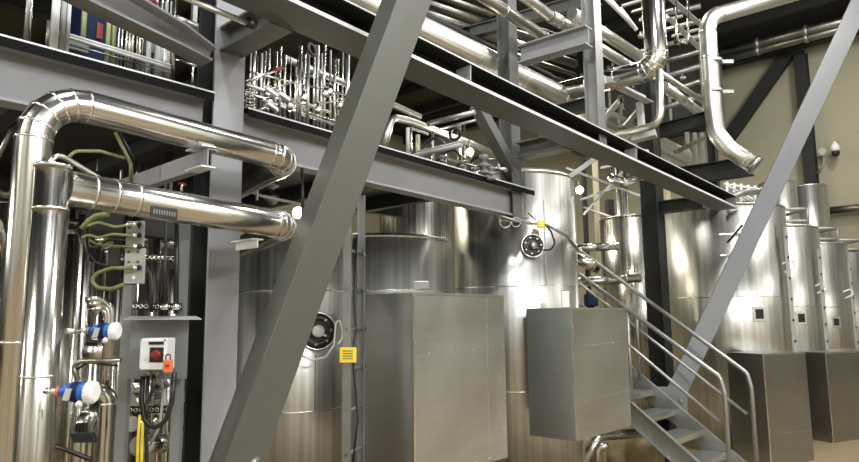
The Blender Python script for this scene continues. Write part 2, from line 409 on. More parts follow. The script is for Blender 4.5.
# upper-left bent beam
Yb = 3.05
pts = [PY(20, -50, Yb), PY(70, -20, Yb), PY(100, -4, Yb), PY(140, 17, Yb), PY(179, 38, Yb), PY(209, 57, Yb)]
t = thing('curved_beam', pts[1], 'bent pale grey beam sweeping down to the wide column at top left', 'beam')
mb = MB(); hs = (.16, .16, .155, .14, .12, .085); prof0 = I(1, 1); k0 = 0
for i, q in enumerate(pts):
    h_ = hs[i]; pr = I(h_, .12, .012)
    d_ = (pts[min(i+1, 5)]-pts[max(i-1, 0)]).normalized(); x_, y_, z_ = basis(d_, Z)
    for (a_, b_) in pr: mb.v.append(q+y_*a_+x_*b_)
    n_ = len(pr)
    if i:
        for k in range(n_):
            k2 = (k+1) % n_; mb.face([(i-1)*n_+k, (i-1)*n_+k2, i*n_+k2, i*n_+k])
mb.face(list(range(n_))[::-1]); mb.face([5*n_+k for k in range(n_)])
mb.build('beam_section', beamM, t)
# posts above
def vpost(px, y0, y1, Yp, w, label, mat=beamM, name='steel_post', grp=None, prof=None):
    a = PY(px, y1, Yp); b = PY(px, y0, Yp)
    return single(name, MB().beam(prof or I(w, w, .01, .008), a, V((a.x, a.y, b.z)), Y), mat, label, 'post', grp, .0015)
vpost(597, -30, 148, Y2, .12, 'pale H-section post standing on the upper beam, cutting through the pipes', galvM)
vpost(716, 70, 200, Y2+.3, .10, 'dark post at the far end of the upper beam behind the bent pipe', darkM)
# upper cross beams
def xbeam(px0, y0, px1, y1, X0, h, w, label, mat=shadeM, prof=None):
    a = PX(px0, y0, X0); b = PX(px1, y1, X0)
    return single('cross_beam', MB().beam(prof or I(h, w), a, b), mat, label, 'beam', bevel=.002)
xbeam(521, 56, 589, 36, XC1, .16, .12, 'grey cross beam from the post to the pale post, pipes resting on it', beamM)
xbeam(470, 33, 600, -3, 6.6, .16, .12, 'grey beam crossing behind the upper pipes near the top edge')
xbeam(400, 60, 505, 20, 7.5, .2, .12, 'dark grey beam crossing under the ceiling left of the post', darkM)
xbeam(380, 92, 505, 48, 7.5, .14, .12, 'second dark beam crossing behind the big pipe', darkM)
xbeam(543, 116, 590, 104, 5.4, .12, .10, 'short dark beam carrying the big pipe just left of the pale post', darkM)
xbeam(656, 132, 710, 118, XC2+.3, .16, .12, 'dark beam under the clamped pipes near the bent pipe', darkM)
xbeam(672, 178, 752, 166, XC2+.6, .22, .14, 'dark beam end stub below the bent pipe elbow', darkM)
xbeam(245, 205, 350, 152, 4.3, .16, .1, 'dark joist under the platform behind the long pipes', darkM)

# ---- diagonal braces (square tubes, depth nearly constant)
def rotated_tube(name, p0, p1, a, b, ang, label, mat, extra=None):
    t = thing(name, p0 if p0.z < p1.z else p1, label, 'brace')
    x, y, z = basis(p1-p0, fw)
    c = math.cos(ang); s = math.sin(ang)
    prof = [(c*u-s*v, s*u+c*v) for u, v in R(a, b)]
    MB().beam(prof, p0, p1, fw).build('tube_section', mat, t, bevel=.004)
    return t
p0 = P(222, 500, 2.9); p1 = P(414, -20, 2.88)
b1 = rotated_tube('diagonal_brace', p0, p1, .168, .168, math.radians(54), 'massive grey-green square brace in the foreground leaning across the picture', braceM)
q = P(254, 462, 2.62); MB().lathe(q, -fw, [(.012, -.05), (.012, .008), (.006, .014)]).build('bolt', galvM, b1)
p0 = P(664, 418, 7.25); p1 = P(866, -10, 7.2)
b2 = rotated_tube('diagonal_brace', p0, p1, .20, .20, math.radians(18), 'grey square brace leaning right in front of the far tanks', brace2M)
g = P(672, 402, 7.15)
MB().box(g, rt*.16, fw*.012, Z*.16).build('gusset_plate', panelM, b2, bevel=.004)
for dx, dz in ((-.09, -.09), (.09, -.09), (.09, .02)):
    MB().cyl(g+rt*dx+Z*dz-fw*.01, g+rt*dx+Z*dz-fw*.035, .018, seg=6).build('bolt', galvM, b2)

# ---- mezzanine deck behind the lower beam
zd = ZB+.14
t = thing('mezzanine_deck', (0, 4.5, zd), 'dark steel walkway deck carried by the long lower beam', 'platform')
XS = 3.35
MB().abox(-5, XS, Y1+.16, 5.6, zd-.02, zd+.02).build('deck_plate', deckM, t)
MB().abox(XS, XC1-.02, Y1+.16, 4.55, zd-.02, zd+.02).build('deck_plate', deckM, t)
for i in range(12):
    x = -4.6+i*.78; ye = 5.6 if x < XS else 4.5
    MB().beam(I(.12, .08, .008, .006), (x, Y1+.16, zd-.08), (x, ye, zd-.08)).build('joist', darkM, t)
MB().beam(I(.2, .12), (-5, 5.55, zd-.12), (XS, 5.55, zd-.12)).build('edge_beam', darkM, t)
MB().beam(I(.12, .08), (XS, 4.5, zd-.08), (XC1-.02, 4.5, zd-.08)).build('edge_beam', darkM, t)
# upper deck further up (dark underside seen through the pipes)
t = thing('upper_deck', (4, 8, 5.2), 'dark upper walkway deck seen from below between the top pipes', 'platform')
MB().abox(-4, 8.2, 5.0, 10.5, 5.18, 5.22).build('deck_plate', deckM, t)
for i in range(14):
    MB().beam(I(.14, .08), (-3.6+i*.88, 5, 5.1), (-3.6+i*.88, 10.5, 5.1)).build('joist', darkM, t)
for yy in (5.05, 7.8, 10.4): MB().beam(I(.22, .14), (-4, yy, 5.06), (8.2, yy, 5.06)).build('edge_beam', darkM, t)

# ================================================================== PIPES
def bands(t, path_mb, r, idxs=(), pts=(), mat=seamM, w=.005):
    for i in idxs:
        c = path_mb.path[i]; d = path_mb.tang[i]
        MB().cyl(c-d*w, c+d*w, r*1.035, seg=28).build('seam_band', mat, t)
    for (c, d) in pts:
        MB().cyl(c-d*w, c+d*w, r*1.03, seg=28).build('seam_band', mat, t)
def pipe(name, pts, r, bend, label, mat=pipeM, nb=6, seg=28, fr=(), elbow=True, group=None, mitre=False):
    t = thing(name, pts[0], label, 'pipe', group)
    m = MB().tube(pts, r, bend, seg, nb); 
    if mitre:
        k = 0
    m.build('pipe_run', mat, t)
    n = len(m.path)
    if elbow and n > nb:
        idx = []
        for i in range(1, len(pts)-1):
            s = 1+(i-1)*(nb+1)
            idx += list(range(s, s+nb+1)) if mitre else [s, s+nb]
        bands(t, m, r, [i for i in idx if i < n-1])
    for (i, f) in fr:
        c = V(pts[i]).lerp(V(pts[i+1]), f); bands(t, m, r, (), [(c, (V(pts[i+1])-V(pts[i])).normalized())])
    return t, m
# pipe one: tall riser turning right, then back
YP = 2.72; r = .065
top = PY(37, 94, YP); end = PY(291, 160, YP)
base = V((top.x, YP, 0)); top2 = V((top.x, YP, top.z))
pipe('insulated_pipe', [base, top2, end, end+V((0.26, 1.1, 0.0))], r, .17,
     'tall clad stainless pipe rising at far left and turning right over its lower twin', pipeM, 5, 32, ((0, .33), (0, .62), (1, .93)), mitre=True)
# pipe two: capped riser with branch
Y3 = 2.58
ct = PY(53, 166, Y3); cb = V((ct.x, Y3, 0)); ct = V((ct.x, Y3, ct.z))
t = thing('insulated_pipe', cb, 'capped stainless riser standing in front of the tall left pipe', 'pipe')
MB().cyl(cb, ct, .0605, seg=36).build('pipe_run', pipeM, t)
MB().lathe(ct, Z, [(.0635, -.008), (.0635, .003), (.05, .006), (.02, .007)]).build('end_cap', seamM, t)
for z in (ct.z-.16, ct.z-.75, .55): MB().cyl(V((ct.x, Y3, z-.005)), V((ct.x, Y3, z+.005)), .0625, seg=32).build('seam_band', seamM, t)
s0 = PY(60, 187, Y3); e0 = PY(293, 224, Y3+.0); e0.y = Y3+.06
dn = (e0-s0).normalized()
t, m = pipe('insulated_pipe', [s0+dn*.02, e0, e0+V((.33, .9, 0))], .066, .12,
     'lower clad stainless pipe running right from the capped riser, black plate on it', pipeM, 5, 32, ((0, .09), (0, .17), (0, .255), (0, .93)), mitre=True)
# black plate
c = PY(164, 213, Y3-.045)
pl = MB().box(c, dn*.056, Z*.0215, Y*.004).build('name_plate', blackM, t, bevel=.001)
for k in range(9):
    MB().box(c+dn*(-.043+k*.0108)-Y*.005, dn*.0028, Z*.009, Y*.001).build('raised_mark', panelM, pl)
# support stubs under the pipes
a = PY(202, 158, YP+.0)+V((0, -.03, -.0))
t = thing('pipe_support', a, 'pale channel bracket carrying the upper long pipe left of the wide column', 'bracket')
MB().beam(U(.085, .05, .006), a+V((0, -.02, -.005)), a+V((0, 1.2, -.005)), Z).build('arm', beamM, t, bevel=.001)
MB().beam(R(.07, .006), a+V((0, -.03, -.05)), a+V((0, .12, -.05)), Z).build('foot_flange', whiteM, t)
MB().beam(R(.07, .006), a+V((0, -.03, .045)), a+V((0, .12, .045)), Z).build('saddle', whiteM, t)
a = PY(252, 240, Y3+.12)
t = thing('pipe_support', a, 'small white bracket under the lower long pipe right of the wide column', 'bracket')
MB().beam(R(.06, .006), a+V((0, -.05, 0)), a+V((0, .14, 0)), Z).build('arm', whiteM, t)
MB().beam(R(.006, .04), a+V((0, -.05, -.02)), a+V((0, .14, -.02)), Z).build('web', whiteM, t)
# thin instrument line over the capped riser
single('instrument_tube', MB().tube([PY(46, 170, 2.62), PY(57, 153, 2.62), PY(104, 181, 2.66), PY(112, 200, 2.9)], .010, .03, 10), thinM,
       'thin tube bent over the top of the capped riser', 'tube')

# big overhead pipe
Yg = 3.46
a = PY(280, -38, Yg); b = PY(684, 157, Yg)
t, m = pipe('insulated_pipe', [a, b], .118, 0, 'largest overhead clad pipe running down behind the upper beam', tankR, fr=((0, .3), (0, .405), (0, .51), (0, .62), (0, .8)))
MB().lathe(b, (b-a).normalized(), [(.118, 0), (.11, .03), (.07, .06), (.02, .07)]).build('end_cap', seamM, t)
a = PY(600, 127, Yg+.35); b = PY(672, 166, Yg+.35)
pipe('insulated_pipe', [a, b], .09, 0, 'short clad pipe tucked below the capped end of the overhead pipe', tankR, fr=((0, .7),))
a = PY(395, 16, Yg-.30); b = PY(640, 128, Yg-.30)
# branch: from the big pipe toward the viewer then up
Xb = PY(562, 92, Yg).x
j = PX(562, 92, Xb); k = PX(657, 68, Xb)
pipe('insulated_pipe', [j, k, V((k.x, k.y, 5.2))], .105, .14, 'fat vertical clad pipe at the top right bending left into the overhead pipe', pipeM, 5, 28, ((0, .3), (0, .6)), mitre=True)
# bent pipe at the top right
A = P(900, -36, 8.3); B = P(713, 18, 7.2); D_ = P(713, 108, 7.2)
B2 = V((D_.x, D_.y, B.z)); D2 = P(716.5, 134, 7.15); D3 = P(730, 150, 7.1); E_ = P(754, 165, 7.0)
t, m = pipe('insulated_pipe', [A, B2, D_, D2, D3, E_], .095, .26, 'bent clad pipe dropping at the right from a long horizontal run', tankR, 6, 28, ((0, .3), (1, .45), (4, .7)), elbow=False)
bands(t, m, .095, [1, 7])
MB().cyl(E_-(E_-D3).normalized()*.02, E_+(E_-D3).normalized()*.03, .105).build('flange', dullM, t)
for yy in (62, 92):
    q = P(713, yy, 7.2); MB().cyl(q-Z*.02, q+Z*.02, .102).build('clamp', galvM, t); MB().box(q+rt*.16, rt*.07, fw*.02, Z*.02).build('clamp_arm', galvM, t)
# pipes upper middle
def spipe(pts, r, label, group=None, mat=thinM, bend=.05, name='steel_pipe', seg=14, cat='pipe'):
    return single(name, MB().tube(pts, r, bend, seg, 5), mat, label, cat, group)
def yp(Yp, *q): return [PY(a, b, Yp) for a, b in q]
pipe('steel_pipe', yp(3.3, (505, -18), (551, 17)), .055, 0, 'pale pipe end coming down from the top edge left of the pale post', tankR, fr=((0, .95),))
pipe('steel_pipe', yp(3.3, (550, 16), (578, 32)), .066, 0, 'dark flanged valve length following the pale pipe end', dullM, fr=((0, .3), (0, .8)))
pipe('steel_pipe', yp(3.0, (455, -22), (546, 38)), .05, 0, 'dull pipe running beside the pale pipe end to the cross beam', dullM, fr=((0, .5), (0, .97)))
pipe('steel_pipe', yp(3.5, (572, 13), (642, 58)), .07, 0, 'upper pale pipe passing behind the pale post', tankR, fr=((0, .95),))
pipe('steel_pipe', yp(3.2, (575, 33), (636, 70)), .055, 0, 'lower pale pipe passing behind the pale post', tankR, fr=((0, .9),))
pipe('steel_pipe', yp(3.1, (664, 86), (710, 120)), .06, 0, 'clamped pipe running down to the bent pipe', tankR, fr=((0, .4), (0, .55), (0, .75), (0, .9)))
pipe('steel_pipe', yp(2.9, (661, 73), (716, 110)), .032, 0, 'slim straight pipe above the clamped pipe', tankR)
spipe([PY(659, 70, 2.35), PY(661, 124, 2.35), PX(603, 139, 5.75)], .035, 'slim pipe dropping from the fat pipe elbow and turning left', bend=.12, mat=tankR)
spipe([PY(676, -15, 2.9), PY(676, 40, 2.9), PY(688, 44, 2.9), PY(688, -15, 2.9)], .014, 'thin looped conduit hanging at the top right of the fat pipe', bend=.09)
for k, (q0, q1) in enumerate((((666, -2), (704, 31)), ((666, 19), (704, 56)))):
    single('angle_rail', MB().beam(LA(.07), PY(*q0, 3.0), PY(*q1, 3.0)), lightM, ('upper', 'lower')[k]+' white sloping angle rail between fat pipe and bent pipe', 'rail')
# cable tray with insulated stubs top
for i in range(3):
    a = PY(602+i*9, -6+i*7, 3.4+.2*i); b = a.lerp(PY(650, 42+3*i, 3.6), .55)
    single('pipe_insulation', MB().tube([a, b], .028, seg=12), whiteM, 'short white insulated tube in the top rack', 'pipe', 'white tubes in the top rack')

# rack truss right of the pale post
a = PY(604, 84, 2.9); b = PY(646, 104, 2.9)
single('angle_rail', MB().beam(LA(.09), a, b), lightM, 'pale angle bar sloping from the pale post to a short leg', 'rail')
a = PY(641, 101, 2.9); c = PY(643, 126, 2.9)
single('angle_rail', MB().beam(LA(.06), a, c, Y), lightM, 'short vertical pale angle leg right of the pale post', 'rail')
for (q0, q1) in (((603, 120), (622, 98)), ((624, 128), (640, 108)), ((620, 96), (620, 128))):
    single('truss_bar', MB().beam(R(.06, .03), PY(*q0, 3.2), PY(*q1, 3.2), Y), dullM, 'flat bar of the small truss right of the pale post', 'bar', 'bars of the small truss')
a = P(632, 139, 6.1); b = P(656, 133, 6.0)
single('clamp_block', MB().beam(R(.12, .07), a, b), lightM, 'pale grey clamp block holding the slim pipe over the beam', 'clamp', bevel=.005)
single('steel_post', MB().beam(R(.06, .06), P(645, 150, 6.6), P(645, 180, 6.6), Y), creamM, 'short cream post above the beam by the clamp block', 'post')
for (px, y0, y1, Yp, w, lab) in ((689, 132, 165, 3.6, .05, 'left upright of the small rack before the bent pipe'), (697, 134, 170, 3.6, .05, 'middle upright of the small rack before the bent pipe'), (704, 134, 165, 3.6, .05, 'right upright of the small rack before the bent pipe')):
    vpost(px, y0, y1, Yp, w, lab, galvM, 'rack_post', prof=R(.05, .05))
a = PY(676, 152, 3.0); b = PY(710, 135, 3.0)
single('truss_bar', MB().beam(R(.06, .04), a, b), dullM, 'dark slanting bar behind the small rack posts', 'bar')
# white square post piece below beam near dark column
single('steel_post', MB().beam(R(.12, .12), P(664, 186, 8), P(664, 206, 8), Y), creamM, 'short cream block beside the dark column top', 'post')

# pipes left of the overhead pipe / top middle
spipe(yp(2.6, (176, -6), (252, 25)), .014, 'bright thin pipe from top edge to the cross beam near the wide column', mat=tankR)
single('pipe_collar', MB().cyl(PY(247, 21, 2.6), PY(255, 26, 2.6), .024), blackM, 'black collar at the end of the bright thin pipe', 'collar')
pipe('steel_pipe', [PY(284, 58, 4.3), PY(352, 86, 4.3), PY(420, 117, 4.3)], .03, 0, 'straight pipe above the long beam passing behind the big brace', tankR, elbow=False)
t, m = pipe('steel_pipe', [PY(383, 150, 3.9), PY(392, 117, 3.9), PY(410, 121, 3.9), PY(470, 143, 3.9), PY(502, 158, 3.9)], .032, .1,
     'curved pipe above the long beam right of the big brace', tankR, elbow=False, seg=20)

# ================================================================== TANKS
def tank(name, px, d, r, ytop, label, seams=(), mat=tankM, dome=.0, vseam=None, z0=0, grp=None, ypx=310):
    c = P(px, ypx, d); top = P(px, ytop, d).z if ytop is not None else 3
    t = thing(name, (c.x, c.y, z0), label, 'tank', grp)
    MB().lathe((c.x, c.y, 0), Z, [(r, z0), (r, top)], 64).build('shell', mat, t)
    MB().lathe((c.x, c.y, top), Z, [(r*1.005, -.012), (r*1.005, .008), (r*.93, .03+dome*.4), (r*.5, .05+dome*.9), (r*.1, .055+dome)], 64).build('lid', mat, t)
    for zz in seams:
        MB().lathe((c.x, c.y, zz), Z, [(r*1.001, -.006), (r+.004, -.004), (r+.004, .004), (r*1.001, .006)], 64).build('seam_band', seamM, t)
    if vseam:
        for (qx, qy0, qy1) in vseam:
            dr = ray(qx, 300); dd = V((dr.x, dr.y, 0)).normalized(); oc = V((c.x, c.y, 0))
            tt = oc.dot(dd); h = oc.length_squared-tt*tt
            if h < r*r:
                s = tt-math.sqrt(r*r-h); q = dd*s; nrm = (q-oc).normalized(); tan = Z.cross(nrm)
                za = P(qx, qy0, q.dot(fw)).z; zb = P(qx, qy1, q.dot(fw)).z
                MB().box(q+Z*(za+zb)/2, tan*.004, nrm*.003, Z*abs(za-zb)/2).build('vertical_seam', dullM, t)
    return t, c, r, top
def on_tank(c, r, px, py):
    """point and normal where the pixel's ray meets the shell"""
    d = ray(px, py); dh = V((d.x, d.y)); oc = V((c.x, c.y)); a = dh.dot(dh); b = dh.dot(oc); cc = oc.dot(oc)-r*r
    disc = b*b-a*cc
    s = (b-math.sqrt(max(disc, 0)))/a; q = O+d*s; n = V((q.x-c.x, q.y-c.y, 0)).normalized()
    return q, n
# brown tank behind the brace (0)
T0 = tank('process_tank', 292, 5.25, .43, 240, 'brownish stainless tank partly hidden behind the big brace, fan disc on it', (), tankS, vseam=((316, 355, 413),))
for y in (290, 413):
    q, n = on_tank(T0[1], .43, 292, y); MB().lathe((T0[1].x, T0[1].y, q.z), Z, [(.431, -.006), (.435, -.004), (.435, .004), (.431, .006)], 64).build('seam_band', seamM, T0[0])
TA = tank('process_tank', 381, 6.3, .68, 244, 'wide short stainless tank behind the first sheet metal box', (), tankS)
q, n = on_tank(TA[1], .68, 381, 290); MB().lathe((TA[1].x, TA[1].y, q.z), Z, [(.681, -.006), (.685, -.004), (.685, .004), (.681, .006)], 64).build('seam_band', seamM, TA[0])
TA2 = tank('process_tank', 415, 7.7, .435, 176, 'taller dark stainless cylinder rising behind the wide short tank', (), tankM)
TB = tank('process_tank', 517, 6.22, .58, 184, 'tall stainless tank with black round hatch behind the second sheet metal box', (), tankR, dome=.03, vseam=((547, 200, 286),))
for y in (286, 392):
    q, n = on_tank(TB[1], .58, 500, y); MB().lathe((TB[1].x, TB[1].y, q.z), Z, [(.581, -.006), (.585, -.004), (.585, .004), (.581, .006)], 64).build('seam_band', seamM, TB[0])
TC = tank('process_tank', 642, 10.2, .58, 220, 'narrow stainless tank behind the stair, left of the dark column', (), tankM)
TD = tank('process_tank', 728, 8.35, .735, 213, 'largest right-hand stainless tank directly behind the leaning brace', (), tankR, vseam=((781, 225, 350),))
TE = tank('process_tank', 769, 9.55, .71, 232, 'second stainless tank in the right row, just behind the largest', (), tankR)
TF = tank('process_tank', 803, 10.8, .70, 248, 'third stainless tank in the right row', (), tankR)
TG = tank('process_tank', 833, 12.2, .70, 257, 'farthest stainless tank of the right row at the picture edge', (), tankR)
tank('process_tank', 816, 14.2, .42, 188, 'tall slim tank rising behind the right row beside the wall column', (), tankR)
tank('process_tank', 787, 13.6, .36, 184, 'tall slim tank just left of its twin behind the leaning brace', (), tankR)
for T, y, px in ((TD, 297, 728), (TE, 306, 800), (TF, 307, 830), (TG, 312, 850)):
    q, n = on_tank(T[1], T[2], px, y); r_ = T[2]
    MB().lathe((T[1].x, T[1].y, q.z), Z, [(r_, -.006), (r_+.004, -.004), (r_+.004, .004), (r_, .006)], 64).build('seam_band', seamM, T[0])
# hatches / sight frames on the right row
for T, px, py, s in ((TD, 759, 314, .075), (TE, 801, 318, .075), (TF, 836, 322, .07)):
    q, n = on_tank(T[1], T[2], px, py); tn = Z.cross(n)
    h = MB().box(q, tn*s, n*.012, Z*s*1.15).build('sight_frame', seamM, T[0], bevel=.004)
    MB().box(q+n*.013, tn*s*.62, n*.003, Z*s*.75).build('sight_glass', darkM, h)
# lifting-lug outline on D
q, n = on_tank(TD[1], TD[2], 729, 244); tn = Z.cross(n)
fr = MB()
for a, b in (((-.12, .12), (.1, .12)), ((-.12, .12), (-.12, -.13)), ((-.12, -.13), (.1, -.13))):
    fr.beam(R(.012, .012), q+tn*a[0]*-1+Z*a[1], q+tn*b[0]*-1+Z*b[1], n)
# tn points to the left for the viewer
fr.build('welded_outline', seamM, TD[0])
single('pull_rod', MB().tube([on_tank(TD[1], TD[2], 727, 243)[0]+n*.05, on_tank(TD[1], TD[2], 740, 228)[0]+n*.25], .012, 0, 8), blackM, 'small dark rod handle leaning off the largest right-hand tank', 'handle')
# level gauge strips
for T, px, y0, y1, lab in ((TD, 780, 228, 352, 'pale blue level gauge strip between the first two right-hand tanks'), (TE, 814, 250, 350, 'thin level gauge strip between second and third right-hand tanks'), (TF, 845, 262, 350, 'thin level gauge strip between third and fourth right-hand tanks')):
    q0, n0 = on_tank(T[1], T[2], px, y0); q1 = on_tank(T[1], T[2], px, y1)[0]
    tt = thing('level_gauge', q1, lab, 'gauge'); dd = -fw*.05+n0*.03
    MB().beam(R(.05, .02), V((q0.x, q0.y, q1.z))+dd, q0+dd, n0).build('gauge_strip', lightM, tt)
    for k in range(6):
        z = q1.z+(q0.z-q1.z)*(k+.5)/6
        MB().box(V((q0.x, q0.y, z))+dd-fw*.02, rt*.010, fw*.004, Z*.014).build('gauge_mark', navyM, tt)
# vent loops on gauges
for T, px, py, lab in ((TD, 785, 264, 'white looped handle on the side of the largest right-hand tank'), (TE, 818, 286, 'white looped handle on the side of the second right-hand tank'), (TF, 846, 292, 'white looped handle on the side of the third right-hand tank')):
    q, n = on_tank(T[1], T[2], px-4, py)
    q = q-fw*.03
    single('loop_handle', MB().tube([q, q+rt*.13+Z*.05, q+rt*.15-Z*.04, q+rt*.02-Z*.1], .012, .04, 8), whiteM, lab, 'handle')
# tank-top fittings on the right row
def frame_rail(c, r, top, label):
    t = thing('top_rail', (c.x, c.y, top), label, 'railing')
    for z in (.10, .27):
        MB().tube([V((c.x, c.y, top+z))+rt*a+fw*b for a, b in ((-r*.6, -r*.6), (r*.6, -r*.6), (r*.6, r*.4))], .024, .04, 8).build('rail_bar', galvM, t)
    for a, b in ((-.6, -.6), (0, -.6), (.6, -.6), (.6, .4)):
        q = V((c.x, c.y, top+.04))+rt*a*r+fw*b*r; MB().cyl(q, q+Z*.23, .022, seg=8).build('upright', galvM, t)
for T, lab in ((TE, 'pipe railing on top of the second right-hand tank'), (TF, 'pipe railing on top of the third right-hand tank'), (TG, 'pipe railing on top of the farthest right-hand tank')):
    frame_rail(T[1], T[2], T[3], lab)
c = TD[1]; zt = TD[3]
spipe([P(712, 206, 7.6), P(742, 193, 7.9), P(775, 190, 8.3)], .04, 'horizontal vent pipe lying over the largest right-hand tank', mat=galvM)
spipe([P(728, 212, 7.6), P(748, 208, 7.7), P(776, 214, 8.0)], .02, 'thin bent tube on the lid of the largest right-hand tank', mat=galvM)
for k in range(5):
    q = P(723+k*7, 205+((k*7) % 5), 7.8+.1*k)
    t = thing('valve', q, 'small clamp valve among fittings on the lid of the largest right-hand tank', 'valve', 'lid valves')
    MB().lathe(q-Z*.1, Z, [(.03, 0), (.03, .06), (.05, .065), (.05, .085), (.025, .09), (.025, .16)], 14).build('body', seamM, t)
    MB().cyl(q+Z*.06, q+Z*.06+rt*.1+fw*.02, .01, seg=8).build('handle', blackM, t)
# yellow-ish guard rails behind the bent pipe, over tank D
t = thing('guard_rail', P(735, 215, 9.0), 'pale guard railing behind the bent pipe above the largest right-hand tank', 'railing')
for k in range(6):
    MB().cyl(P(727+k*7, 212, 9.0), P(727+k*7, 182+k, 9.0), .018, seg=8).build('upright', whiteM, t)
for yy in (184, 194, 203):
    MB().cyl(P(724, yy, 9.0), P(766, yy+6, 9.0), .016, seg=8).build('rail_bar', ygM if yy == 194 else whiteM, t)
for k in range(4):
    single('handrail', MB().tube([P(728+k*6, 186+k*6, 8.5), P(772, 210+k*4, 8.0)], .014, 0, 8), edgeM, 'thin sloping rail over the lid of the largest right-hand tank', 'rail', 'sloping lid rails')

# ---- round hatches (fan discs)
def disc(T, px, py, R_, label, white=True):
    q, n = on_tank(T[1], T[2], px, py)
    n = (n*.55-fw*.45).normalized(); q = q+n*.03
    t = thing('round_hatch', q, label, 'hatch')
    MB().lathe(q-n*.16, n, [(R_*.96, 0), (R_*.98, .12)], 40).build('neck', tankM, t)
    MB().ring(q, n, R_, R_*.06, 40).build('rim', seamM, t)
    MB().lathe(q-n*.02, n, [(R_*.94, 0), (R_*.94, .018), (R_*.6, .022), (R_*.55, .012)], 40).build('plate', blackM, t)
    x, y, z = basis(n)
    for k in range(7):
        a = k*math.tau/7+.3; b = q+(x*math.cos(a)+y*math.sin(a))*R_*.72
        MB().cyl(b, b+n*.018, R_*.075, seg=10).build('bolt', dullM, t)
    MB().lathe(q, n, [(R_*.34, 0), (R_*.34, .03), (R_*.28, .045), (.005, .048)], 28).build('hub', whiteM if white else dullM, t)
    MB().cyl(q+n*.03+x*-R_*.1, q+n*.03-x*R_*.28+y*-R_*.45, R_*.07, seg=10).build('latch', whiteM if white else dullM, t)
    return q, n
q, n = disc(T0, 317, 331, .135, 'black round fan hatch with white hub showing beside the big brace')
disc(TB, 532, 246, .098, 'black round hatch with steel centre on the tall middle tank', False)
hq = on_tank(T0[1], .43, 330, 350)[0]
single('cable_loop', MB().tube([P(302, 356, 4.72), P(312, 360, 4.72), P(326, 357, 4.75), P(334, 345, 4.75), P(336, 322, 4.75), P(340, 320, 4.75), P(343, 332, 4.75), P(341, 342, 4.75), P(337, 344, 4.75)], .007, .05, 10), whiteM, 'white cable looping under the fan hatch toward the ladder', 'cable')
# cable and yellow junction box at middle tank
jb = on_tank(TB[1], .58, 540, 225)[0]-fw*.05
t = thing('junction_box', jb, 'small yellow junction box on the tall middle tank', 'box')
MB().box(jb, rt*.035, fw*.02, Z*.032).build('case', yellowM, t, bevel=.004); MB().cyl(jb-fw*.02, jb-fw*.03, .008, seg=8).build('screw', dullM, t)
spipe([jb-rt*.04, P(520, 222, 5.35), P(497, 215, 5.3)], .011, 'conduit running left from the yellow junction box', mat=dullM)
spipe([jb+rt*.03, P(553, 228, 5.5), P(566, 236, 5.6), P(578, 250, 5.8)], .013, 'conduit arching from the yellow junction box to the stair', mat=dullM)
spipe([jb+rt*.03, P(551, 231, 5.5), P(555, 243, 5.5), P(551, 250, 5.5), P(543, 250, 5.5)], .008, 'thin cable hanging from the junction box to the hatch', mat=blackM)
spipe([P(528, 213, 5.4), P(536, 220, 5.45)], .006, 'thin cable above the yellow junction box', mat=blackM)
for k, px in enumerate((505, 516)):
    q = P(px, 220, 5.35); single('cable_ring', MB().ring(q-Z*.02, fw, .038+.006*(1-k), .006, 24), dullM, ('left', 'right')[k]+' round cable hook hanging under the end of the long beam', 'hook')

# ================================================================== SHEET METAL BOXES
def sheet_box(cx, cy, W, D, z0, z1, label, rot=0, rivets=(), mat=sheetM, name='metal_enclosure'):
    """front-left-bottom corner at (cx,cy); W along X', D along Y'"""
    t = thing(name, (cx, cy, z0), label, 'enclosure')
    ax = Matrix.Rotation(rot, 3, 'Z') @ X; ay = Matrix.Rotation(rot, 3, 'Z') @ Y; c = V((cx, cy, 0))
    e = .006
    MB().box(c+ax*W/2+Z*(z0+z1)/2, ax*W/2, ay*e, Z*(z1-z0)/2).build('front_panel', mat, t)
    MB().box(c+ax*(0)+ay*D/2+Z*(z0+z1)/2, ax*e, ay*D/2, Z*(z1-z0)/2).build('side_panel', mat, t)
    MB().box(c+ax*W+ay*D/2+Z*(z0+z1)/2, ax*e, ay*D/2, Z*(z1-z0)/2).build('side_panel', mat, t)
    MB().box(c+ax*W/2+ay*D/2+Z*z1, ax*W/2, ay*D/2, Z*e).build('top_panel', mat, t)
    MB().box(c+ax*W/2+ay*D/2+Z*z0, ax*W/2, ay*D/2, Z*e).build('bottom_panel', mat, t)
    MB().box(c-ax*.004-ay*.008+Z*(z0+z1)/2, ax*.008, ay*.004, Z*(z1-z0)/2).build('corner_trim', seamM, t)
    MB().box(c+ax*W/2-ay*.008+Z*(z1-.006), ax*W/2, ay*.003, Z*.006).build('edge_trim', seamM, t)
    rv = MB()
    for (u0, v0, u1, v1, n) in rivets:
        for i in range(n):
            f = i/(n-1); q = c+ax*(u0+(u1-u0)*f)*W+Z*(z0+(z1-z0)*(v0+(v1-v0)*f))-ay*e
            rv.lathe(q, -ay, [(.0045, 0), (.003, .003)], 6)
    if rivets:
        o = rv.build('rivets', seamM, t); o['kind'] = 'stuff'
    return t, c, ax, ay
# box 1
c = P(413, 292, 4.25); e = PY(503, 297, c.y); bt = PY(506, 457, c.y)
sheet_box(c.x, c.y, e.x-c.x, .62, bt.z, (c.z+e.z)/2, 'tall left-hand sheet metal enclosure mounted on the wide short tank',
          rivets=((.78, .02, .78, .98, 34), (.03, .67, .97, .67, 9), (.03, .02, .97, .02, 12), (.97, .02, .97, .98, 14)))
bt1 = bpy.data.objects['metal_enclosure']
for zz in (.9, 1.4):
    MB().abox(c.x+.25, c.x+.85, c.y+.6, c.y+.82, zz-.03, zz+.03).build('mounting_bracket', dullM, bt1)
B1 = (c, e, bt)
